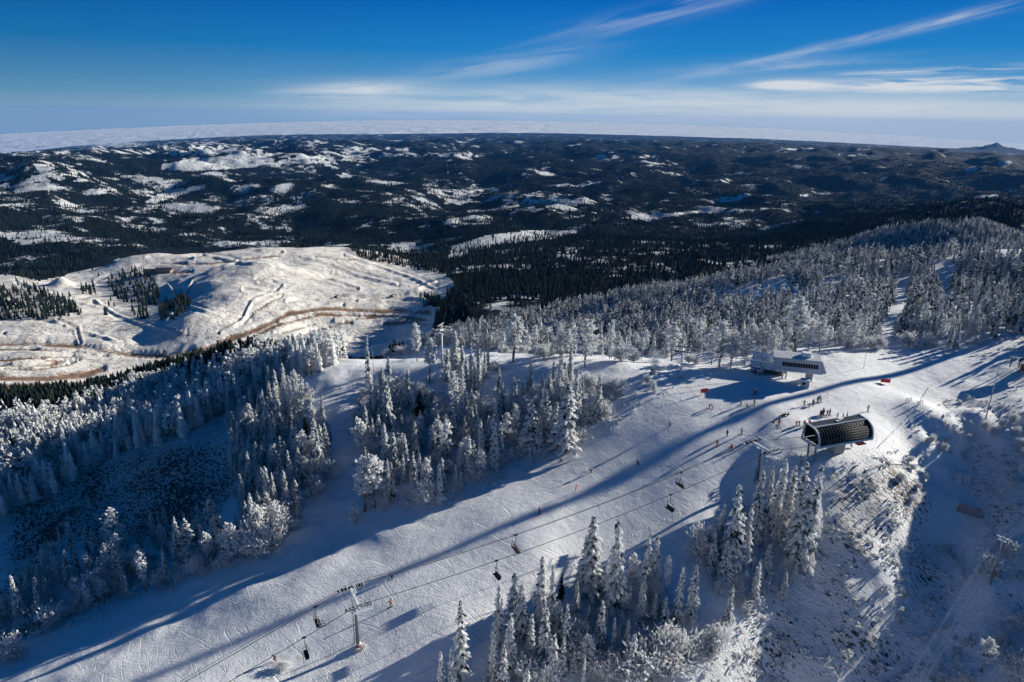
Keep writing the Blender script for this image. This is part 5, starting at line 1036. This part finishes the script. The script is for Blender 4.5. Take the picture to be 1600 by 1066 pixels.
for x in (LB * .14, LB * .22): MB().tube([(x, 1.8, -1.2), (x, 1.8, fb)], .25, 10).build('leg', M_rime, stB)
# lodge beside it
lp = at(1204, 587); ld = thing('log_lodge', (lp.x, lp.y + 2.2, lp.z - .2), rbz - .25, 'brown log lodge with a big tilted snow dusted roof beside the white station', 'lodge')
MB().box((0, 2.5, 1.0), (8.5, 6, 2.4)).build('log_wall', M_log, ld)
MB().add([(-4.25, -.5, 2.2), (-4.25, 5.5, 2.2), (-4.25, 2.5, 5.0), (4.25, -.5, 2.2), (4.25, 5.5, 2.2), (4.25, 2.5, 5.0)], [(0, 1, 2), (3, 5, 4), (0, 3, 4, 1), (0, 2, 5, 3), (1, 4, 5, 2)]).build('gable', M_log, ld)
rl = MB()
for s in (-1, 1): rl.add([(-5.2, 2.5, 5.35), (5.2, 2.5, 5.35), (5.2, 2.5 + s * 4.1, 1.7), (-5.2, 2.5 + s * 4.1, 1.7), (-5.2, 2.5, 5.1), (5.2, 2.5, 5.1), (5.2, 2.5 + s * 4.1, 1.45), (-5.2, 2.5 + s * 4.1, 1.45)], [(0, 1, 2, 3), (7, 6, 5, 4), (2, 6, 7, 3), (0, 3, 7, 4), (1, 5, 6, 2)])
rl.build('roof', M_dkroof, ld); MB().box((-1.8, -.53, 1.3), (.9, .05, 1.9)).build('door', M_wood, ld)
for x in (1.0, 2.6): MB().box((x, -.53, 1.3), (.9, .05, .8)).build('window', M_glass, ld)
cb = at(1257, 605); t = thing('operator_cabin', cb, rbz, 'small snow covered operator cabin in front of the white station pier', 'cabin')
MB().box((0, 0, 1.0), (2.0, 1.8, 2.2)).build('wall', M_white, t); MB().box((0, 0, 2.25), (2.4, 2.2, .35)).build('roof', M_snowy, t, bevel=.1); MB().box((-.4, -.915, 1.35), (.8, .03, .7)).build('window', M_glass, t)
for u, v, lab in ((1178, 582, 'low dark equipment box half under snow left of the log lodge'), (1187, 585, 'smaller equipment box touching the log lodge corner')):
    q = at(u, v); t = thing('equipment_box', q, .4, lab, 'box'); MB().box((0, 0, .5), (1.6, 1.2, 1.2)).build('cabinet', M_grey, t, bevel=.04); MB().box((0, 0, 1.2), (1.8, 1.4, .25)).build('snow_cap', M_snowy, t, bevel=.08)
# back chairlift
TB = at(1063, 590); hTB = topheight(TB, 548); TC = at(691, 574); hTC = topheight(TC, 517); TD = at(352, 618); hTD = topheight(TD, 584)
lift_tower(TB, hTB, math.atan2(TB.y - TC.y, TB.x - TC.x), 'white frosted lift tower on the bright plateau left of the white station', pad=False, ladder=False, half=2.2)
lift_tower(TC, hTC, math.atan2(TB.y - TC.y, TB.x - TC.x), 'white frosted lift tower among tall frosted trees on the upper knoll', pad=False, ladder=False, half=2.2)
lift_tower(TD, hTD, math.atan2(TC.y - TD.y, TC.x - TD.x), 'frosted lift tower head above the wood at the left', pad=False, ladder=False, half=2.2)
bd = (TB - TC); bd.z = 0; bd.normalize(); bp = Vector((-bd.y, bd.x, 0)) * 2.2
stb = Vector((b0.x, b0.y, gb)) + eyb * 2.5 + Vector((0, 0, fb + .8))
for s in (-1, 1):
    A_, B_, C2, D2 = TD + Vector((0, 0, hTD + .7)) + bp * s, TC + Vector((0, 0, hTC + .7)) + bp * s, TB + Vector((0, 0, hTB + .7)) + bp * s, stb + bp * s * .6
    tag(MB().tube(cat(A_, B_, 2.5, 24)[:-1] + cat(B_, C2, 2, 24)[:-1] + cat(C2, D2, .6, 10), .075, 5).build('haul_rope', M_cablew), ('far' if s > 0 else 'near') + ' rimed rope of the back chairlift towards the white station', 'cable')

# --- power line at the lower right
def power_pole(p, h, rz, label, group='power poles at the lower right'):
    t = thing('power_pole', p, rz, label, 'utility pole', group)
    MB().tube([(0, 0, -1), (0, 0, h)], [.17, .11], 8).build('pole', M_wood, t, True)
    MB().box((0, 0, h - .35), (.14, 2.6, .16)).box((0, 0, h - 1.1), (.12, 1.5, .12)).build('crossarm', M_rime, t)
    MB().bar((.08, -.9, h - .4), (.08, 0, h - 1.2), .05).bar((.08, .9, h - .4), (.08, 0, h - 1.2), .05).build('brace', M_rime, t)
    for y in (-1.2, -.35, .9, 1.2): MB().tube([(0, y, h - .27), (0, y, h - .02)], [.07, .05], 6).build('insulator', M_rime, t)
    return t
PP = at(1547, 914); hP = topheight(PP, 838); P2 = at(1735, 690); P0 = at(1372, 1200)
if abs(P2.x) > 500: P2 = Vector((PP.x + 60, PP.y + 55, 0)); P2.z = float(Hgt(P2.x, P2.y))
da_ = math.atan2(P2.y - P0.y, P2.x - P0.x)
power_pole(PP, hP, da_, 'dark power pole with frosted crossarm beside a lit bush at the right'); power_pole(P2, 10.5, da_, 'power pole further up the gully past the right edge'); power_pole(P0, 10.5, da_, 'power pole further down the slope past the bottom edge')
pr_ = Vector((-math.sin(da_), math.cos(da_), 0))
for y, lab in ((-1.2, 'right outer'), (-.35, 'right inner'), (.9, 'left inner'), (1.2, 'left outer')):
    o_ = pr_ * y
    tag(MB().tube(cat(P0 + o_ + Vector((0, 0, 10.5)), PP + o_ + Vector((0, 0, hP)), .5, 16)[:-1] + cat(PP + o_ + Vector((0, 0, hP)), P2 + o_ + Vector((0, 0, 10.5)), .5, 16), .035, 4).build('power_wire', M_cablew), f'{lab} of the pale power wires crossing the lower right corner', 'wire')
for u, v, vt, r, lab in ((1540, 655, 566, .16, 'tall frosted bare pole on the bank below the shelter'), (585, 608, 541, .12, 'thin bare pole beside a narrow spruce on the upper knoll'), (221, 700, 654, .13, 'pale bare pole standing in the left wood'), (958, 675, 628, .12, 'leaning bare dead trunk at the left edge of the upper run'), (1141, 578, 540, .14, 'slim grey pole left of the log lodge'), (1349, 576, 548, .08, 'short thin marker pole behind the turning circle')):
    q = at(u, v); h = topheight(q, vt); t = thing('bare_pole', q, 0, lab, 'pole'); MB().tube([(0, 0, -.8), (.05, 0, h * .5), (0, 0, h)], [r, r * .85, r * .6], 8).build('shaft', M_barkg, t, True); MB().tube([(0, 0, h - .05), (0, 0, h + .12)], [r * .9, r * .5], 8).bar((-.25, 0, h * .82), (.3, 0, h * .84), .06).build('rime_cap', M_snowy, t)
for u, v, h, lab in ((1015, 607, 1.9, 'thin snow marker stake left of the orange banner'), (1023, 612, 1.6, 'second thin marker stake just left of the orange banner'), (1293, 618, 1.5, 'thin stake right of the trio of skiers'), (593, 830, 1.8, 'lone stake at the shaded edge of the run')):
    q = at(u, v); t = thing('marker_stake', q, 0, lab, 'stake'); MB().tube([(0, 0, -.3), (0, 0, h)], .05, 6).build('stake', M_wood, t); MB().box((0, 0, h), (.12, .12, .14)).build('cap', M_snowy, t)
def banner(u, v, w, h, rz, mtl, label):
    q = at(u, v); t = thing('banner', q, rz, label, 'banner'); MB().box((0, 0, .45 + h / 2), (w, .04, h)).build('cloth', mtl, t)
    for x in (-w / 2, w / 2): MB().tube([(x, .05, -.3), (x, .05, h + .6)], .035, 6).build('post', M_wood, t)
banner(1100, 616, 2.3, 1.2, .35, M_orange, 'orange banner on two posts at the top left of the plateau'); banner(1383, 600, 2.6, 1.1, -.15, M_red, 'bright red banner at the rim of the turning circle')
banner(1214, 752, .1, .1, 0, M_wood, 'tiny wooden marker below the station')if False else None
q = at(899, 769); t = thing('red_flag', q, .9, 'small red flag standing alone above the long shadow stripe', 'flag'); MB().tube([(0, 0, -.2), (0, 0, 1.9)], .03, 6).build('staff', M_wood, t); MB().box((.22, 0, 1.15), (.42, .03, 1.3)).build('cloth', M_red, t)
for u, v, lab in ((1437, 632, 'short rail fence at the right rim of the plateau'), (1419, 628, 'smaller broken rail fence at the right rim of the plateau')):
    q = at(u, v); t = thing('rail_fence', q, .3, lab, 'fence')
    for x in (-.9, 0, .9): MB().bar((x, 0, -.3), (x, 0, 1.2), .09).build('post', M_wood, t)
    for z in (.5, .95): MB().bar((-1.1, .06, z), (1.1, .06, z), .07).build('rail', M_wood, t)
# shelter at the right edge
q = at(1606, 578); t = thing('picnic_shelter', q, -.12, 'open timber shelter with dark roof at the right edge', 'shelter')
MB().prism([(-3.2, 2.6), (0, 3.5), (3.2, 2.6), (3.2, 2.8), (0, 3.72), (-3.2, 2.8)], -4.2, 4.2).build('roof', M_grey, t)
for x in (-3.6, -1.2, 1.2, 3.6):
    for y in (-2.5, 2.5): MB().box((x, y, 1.2), (.26, .26, 3.0)).build('post', M_wood, t)
MB().box((0, .6, .5), (3, 1.6, 1.6)).build('counter', M_log, t); MB().box((0, 1.2, 4.1), (.7, .7, 1.2)).build('chimney', M_wood, t)
# timber works in the shaded gully
q = at(1503, 752); t = thing('timber_frame', q, -.55, 'open box frame of timber rails in the shaded gully', 'timber frame')
for x in (-1.8, 0, 1.8):
    for y in (-1, 1): MB().bar((x, y, -.5), (x, y, 1.7), .16).build('post', M_wood, t)
for z in (.5, 1.0, 1.6):
    for y in (-1, 1): MB().bar((-2, y, z), (2, y, z), .13).build('rail', M_rime, t)
for x in (-1.8, 1.8): MB().bar((x, -1, 1.6), (x, 1, 1.6), .13).build('rail', M_rime, t)
q = at(1514, 800); t = thing('timber_retaining_wall', q, -.75, 'stepped timber retaining wall lower in the shaded gully', 'retaining wall')
for k in range(6): MB().bar((-2.6, -.25 * k, 1.5 - .3 * k), (2.6, -.25 * k, 1.5 - .3 * k), .24).build('beam', M_wood, t)
for x in (-2.4, 0, 2.4): MB().bar((x, -1.7, -.4), (x, .1, 1.8), .14).build('brace', M_wood, t)
# snow gun with its plume
q = at(1019, 584); t = thing('snow_gun', q, .2, 'snow gun on the bright plateau under its own white plume', 'snow gun')
MB().box((0, 0, .35), (1.2, .8, .3)).bar((0, 0, .3), (0, 0, 1.2), .1).build('stand', M_steel, t); MB().tube([(-.5, 0, 1.1), (.5, 0, 1.5)], [.45, .36], 12).build('barrel', M_steel, t, True)
M_flake = make_frost_mat('airborne_snow', (.9, .92, .95), frost=(.93, .94, .95), lo=0, hi=.1, transl=.5)
def puff(name, loc, size, n_, label, rise=0.0):
    "airborne snow: thousands of separate small flakes, dense in the core"
    t = rng.uniform(0, 1, n_); q = rng.normal(0, .42, (n_, 3)); q[:, :2] *= (.35 + .75 * t[:, None]) if rise else 1
    if rise: q[:, 2] = t * 2 - 1
    C = q * np.array(size) + np.array(loc); s_ = rng.uniform(.03, .085, n_) * (1 - .4 * t)
    v, f, fr = clumps(C, rng.normal(size=(n_, 3)), np.stack([s_ * 1.4, s_, s_], 1), np.ones(n_))
    return tag(link(name, raw_mesh(name, v, f, [M_flake], {'frost': fr})), label, 'snow spray', None, 'stuff')
puff('snow_plume', at(1019, 584) + Vector((.6, 0, 3.4)), (2.2, 2.2, 3.9), 3800, 'white plume of machine made snow on the bright plateau', 1.0)
puff('snow_spray', at(441, 1043) + Vector((0, 0, .6)), (1.8, 1.0, .6), 1700, 'white spray thrown up by the skier near the bottom')
puff('snow_spray', at(568, 1012) + Vector((0, 0, .3)), (.6, .5, .3), 500, 'small puff of snow at the foot of the lift tower')
# mine yard
for u, v, w, l, rz, lab in ((237, 428, 16, 9, .15, 'brown roofed mine shed, the left one on the hill brow'), (257, 426, 22, 11, .05, 'larger brown roofed mine shed right of the smaller one')):
    q = at(u, v); t = thing('mine_shed', q, rz, lab, 'shed'); MB().box((0, 0, 1.5), (w, l, 5)).build('wall', M_tan, t)
    MB().prism([(-l / 2 - .8, 3.8), (0, 7.5), (l / 2 + .8, 3.8), (l / 2 + .8, 4.2), (0, 8.0), (-l / 2 - .8, 4.2)], -w / 2 - 1, w / 2 + 1).build('roof', M_tan, t); MB().box((w * .2, -l / 2 - .03, 1.6), (4, .05, 3.2)).build('door', M_grey, t)
for u, v, lab in ((525, 466, 'tiny rust coloured digger on the white mine slope, left of the other'), (612, 464, 'tiny rust coloured digger on the white mine slope near the right edge')):
    q = at(u, v); t = thing('excavator', q, 0, lab, 'excavator'); MB().box((0, -1.1, .5), (4.5, .7, 1)).box((0, 1.1, .5), (4.5, .7, 1)).build('track', M_black, t, bevel=.2); MB().box((-.4, 0, 1.9), (3.6, 2.8, 1.8)).build('body', M_rust, t, bevel=.1); MB().box((1, .8, 2.8), (1.4, 1.2, 1.6)).build('cab', M_glass, t); MB().tube([(1.2, -.4, 2.2), (3.6, -.4, 4.8), (6, -.4, 3.2), (6, -.4, 1.2)], .3, 6).build('boom', M_rust, t)
# the mast whose shadow lies across the run stands beyond the right edge
s1 = at(1402, 585); s2 = at(700, 862); sd_ = (s1 - s2); sd_.z = 0; print('stripe azimuth', math.degrees(math.atan2(sd_.x, sd_.y)), s1, s2)
AZS = math.atan2(sd_.x, sd_.y); sd_.normalize()
mp = s1 + sd_ * MASTD; mp.z = float(Hgt(mp.x, mp.y)) ; print('mast', mp, project(*mp))
t = thing('communication_tower', mp, 0, 'tall grey communication tower on the hilltop past the right edge', 'tower')
MB().tube([(0, 0, -2), (0, 0, 60), (0, 0, 118)], [1.5, 1.1, .85], 12).build('shaft', M_steel, t, True)
for z, r in ((58, 2.2), (66, 1.9)): MB().tube([(0, 0, z), (0, 0, z + .4)], r, 16).build('platform', M_steel, t)
for k in range(4): a = k * 1.57; MB().tube([(math.cos(a) * 1.9, math.sin(a) * 1.9, 62), (math.cos(a) * 2.4, math.sin(a) * 2.4, 62.2)], .9, 12).build('dish', M_white, t)

# ------------------------------------------------------------------ sun, sky, air
EL = math.radians(17.0); SA = AZS; TOSUN = Vector((math.sin(SA) * math.cos(EL), math.cos(SA) * math.cos(EL), math.sin(EL))).normalized()
sd = bpy.data.lights.new('sun', 'SUN'); sd.energy = 5.0; sd.angle = math.radians(.5); sd.color = (1.0, .94, .80)
so = bpy.data.objects.new('sun', sd); COL.objects.link(so); so.rotation_euler = TOSUN.to_track_quat('Z', 'Y').to_euler()
world = bpy.data.worlds.new('World'); scene.world = world; world.use_nodes = True
N = NT(world.node_tree)
d = N.n('ShaderNodeTexCoord').outputs['Generated']
sx = N.n('ShaderNodeSeparateXYZ', i_0=d); x_, y_, z_ = sx.outputs
zc = N.m('MAXIMUM', z_, .012)
vec = N.n('ShaderNodeCombineXYZ', i_0=x_, i_1=y_, i_2=zc).outputs[0]
skyn = N.n('ShaderNodeTexSky', sky_type='NISHITA', sun_disc=False, sun_elevation=EL, sun_rotation=math.atan2(TOSUN.x, TOSUN.y), altitude=1500, air_density=1.0, dust_density=.35, ozone_density=3.0)
N.set(skyn, 0, vec)
hs_ = N.n('ShaderNodeHueSaturation', i_Saturation=1.35, i_Value=1.0, i_Hue=.5, i_Color=skyn.outputs[0]).outputs[0]
hs_ = N.n('ShaderNodeMix', data_type='RGBA', blend_type='MULTIPLY', i_0=1.0, i_6=hs_, i_7=SKYTINT).outputs[2]
azn = N.m('ARCTAN2', x_, y_); eln = N.m('ARCSINE', z_)
cr = N.n('ShaderNodeValToRGB', i_0=N.m('DIVIDE', z_, .16, clamp=True)); el_ = cr.color_ramp.elements
for k_, (ps, cc) in enumerate([(0.0, (.38, .60, .80)), (.14, (.17, .475, .78)), (.52, (.02, .28, .72)), (.95, (.001, .155, .62))]):
    e_ = el_[k_] if k_ < 2 else el_.new(ps)
    e_.position = ps; e_.color = cc + (1,)
azf = N.ss(azn, -.7, .1, 7.0, 9.9)
low = N.n('ShaderNodeVectorMath', operation='SCALE', i_0=cr.outputs[0], i_3=azf).outputs[0]
low = N.mix(N.m('MULTIPLY', N.ss(z_, .05, -.01), N.ss(azn, -.3, .6, .1, .75)), low, (7.2, 7.6, 7.9, 1))
base = N.mix(N.ss(z_, .15, .35), low, hs_)
# cirrus: brushed streaks in azimuth/elevation
def cirrus(u, v, su, sv, tilt, amp, seed, sc=(5, 60), th=(.32, .66)):
    dd = ray(u, v); L = np.linalg.norm(dd); a0 = math.atan2(dd[0], dd[1]); e0 = math.asin(dd[2] / L)
    c, s = math.cos(tilt), math.sin(tilt)
    da = N.m('SUBTRACT', azn, a0); de = N.m('SUBTRACT', eln, e0)
    p = N.m('ADD', N.m('MULTIPLY', da, c), N.m('MULTIPLY', de, s)); q = N.m('SUBTRACT', N.m('MULTIPLY', de, c), N.m('MULTIPLY', da, s))
    g = N.m('ADD', N.m('POWER', N.m('ABSOLUTE', N.m('DIVIDE', p, su / F)), 2.0), N.m('POWER', N.m('ABSOLUTE', N.m('DIVIDE', q, sv / F)), 2.0))
    g = N.m('EXPONENT', N.m('MULTIPLY', g, -1.0))
    nv = N.n('ShaderNodeCombineXYZ', i_0=N.m('MULTIPLY', p, sc[0]), i_1=N.m('MULTIPLY', q, sc[1]), i_2=seed).outputs[0]
    k = N.noise(nv, 1.0, 6, .62, .6)
    return N.m('MULTIPLY', N.m('MULTIPLY', g, N.ss(k, th[0], th[1])), amp)
C_ = [cirrus(550, 143, 90, 12, .05, .8, 1.0, (5, 60), (.25, .6)), cirrus(790, 100, 110, 14, .16, .38, 2.3), cirrus(930, 160, 330, 22, 0, .75, 3.1, (5, 60), (.2, .7)), cirrus(1420, 45, 230, 6, .20, .5, 4.4, (4, 90)), cirrus(1050, 15, 160, 12, .22, .35, 5.2),
      cirrus(1490, 133, 170, 9, .0, 1.3, 6.1, (9, 120), (.34, .6)), cirrus(1440, 112, 120, 4, .03, .7, 6.7, (9, 120), (.36, .6)), cirrus(1230, 133, 40, 5, .0, 1.4, 7.0, (5, 60), (.2, .5)), cirrus(1380, 172, 280, 18, 0, .6, 8.4, (3, 40), (.2, .6)), cirrus(1200, 105, 140, 8, .05, .4, 9.6), cirrus(650, 175, 220, 12, 0, .35, 11.0, (3, 40))]
tot = C_[0]
for c in C_[1:]: tot = N.m('ADD', tot, c)
tot = N.m('MINIMUM', tot, .9)
fin = N.mix(tot, base, CLOUDCOL)
bg = N.n('ShaderNodeBackground', i_Color=fin, i_Strength=SKYS); wo = N.n('ShaderNodeOutputWorld'); N.t.links.new(bg.outputs[0], wo.inputs[0])

# sea of cloud beyond the last hills
az2 = np.linspace(-1.1, 1.1, 420); r2 = 25200 * np.exp(np.linspace(0, math.log(110000 / 25200), 260))
a2, q2 = np.meshgrid(az2, r2, indexing='ij'); X2 = q2 * np.sin(a2); Y2 = q2 * np.cos(a2)
arch = np.tan(math.radians(1.0)) * (a2 / .643) ** 2
Z2 = -560 - 520 * sstep(-.1, -.7, a2) * (q2 < 1e9) - q2 * arch + 28 * fbm(X2 / 2500, Y2 / 1500, 5, 201, .6) - 20 * np.abs(fbm(X2 / 2800, Y2 / 2800, 3, 207)) - 1500 * (1 - sstep(25200, 27000, q2)) * 0
i2 = np.arange(a2.size).reshape(a2.shape); qf = np.stack([i2[:-1, :-1], i2[1:, :-1], i2[1:, 1:], i2[:-1, 1:]], -1).reshape(-1, 4)
m, N = mat('cloud_sea'); p = N.pos(); h_ = N.noise(p, .0011, 6, .65)
out(N, (.80, .83, .82, 1), 1.0, N.n('ShaderNodeBump', i_Strength=1.0, i_Distance=1.0, i_Height=N.m('MULTIPLY', h_, 260.0)).outputs[0], 0, 0)
tag(link('cloud_sea', raw_mesh('cloud_sea', np.stack([X2, Y2, Z2], -1).reshape(-1, 3), qf, [m], smooth=True)), kind='structure')

# haze
zlo = float(Z.min()) - 3
m, N = mat('haze'); vol = N.n('ShaderNodeVolumePrincipled'); N.set(vol, 'Color', (.08, .36, 1.0, 1)); N.set(vol, 'Density', HAZE); N.set(vol, 'Anisotropy', 0.0)
o_ = N.n('ShaderNodeOutputMaterial'); N.t.links.new(vol.outputs[0], o_.inputs[1])
hb = MB().box((0, 12000, (zlo + 170) / 2), (52000, 26400, 170 - zlo)); ho = hb.build('haze', m); tag(ho, 'thin bluish air over the whole valley', 'haze', None, 'stuff')

# ------------------------------------------------------------------ render settings
scene.render.engine = 'CYCLES'
cy = scene.cycles; cy.use_denoising = True; cy.max_bounces = 5; cy.diffuse_bounces = 2; cy.glossy_bounces = 2; cy.transmission_bounces = 3; cy.transparent_max_bounces = 8; cy.volume_bounces = 0
cy.use_adaptive_sampling = True; cy.adaptive_threshold = .03
try: cy.denoiser = 'OPENIMAGEDENOISE'; cy.denoising_input_passes = 'RGB_ALBEDO_NORMAL'
except Exception: pass
vs = scene.view_settings; vs.view_transform = 'Standard'; vs.look = 'None'; vs.gamma = 1.0; vs.use_curve_mapping = False; vs.exposure = EXPO
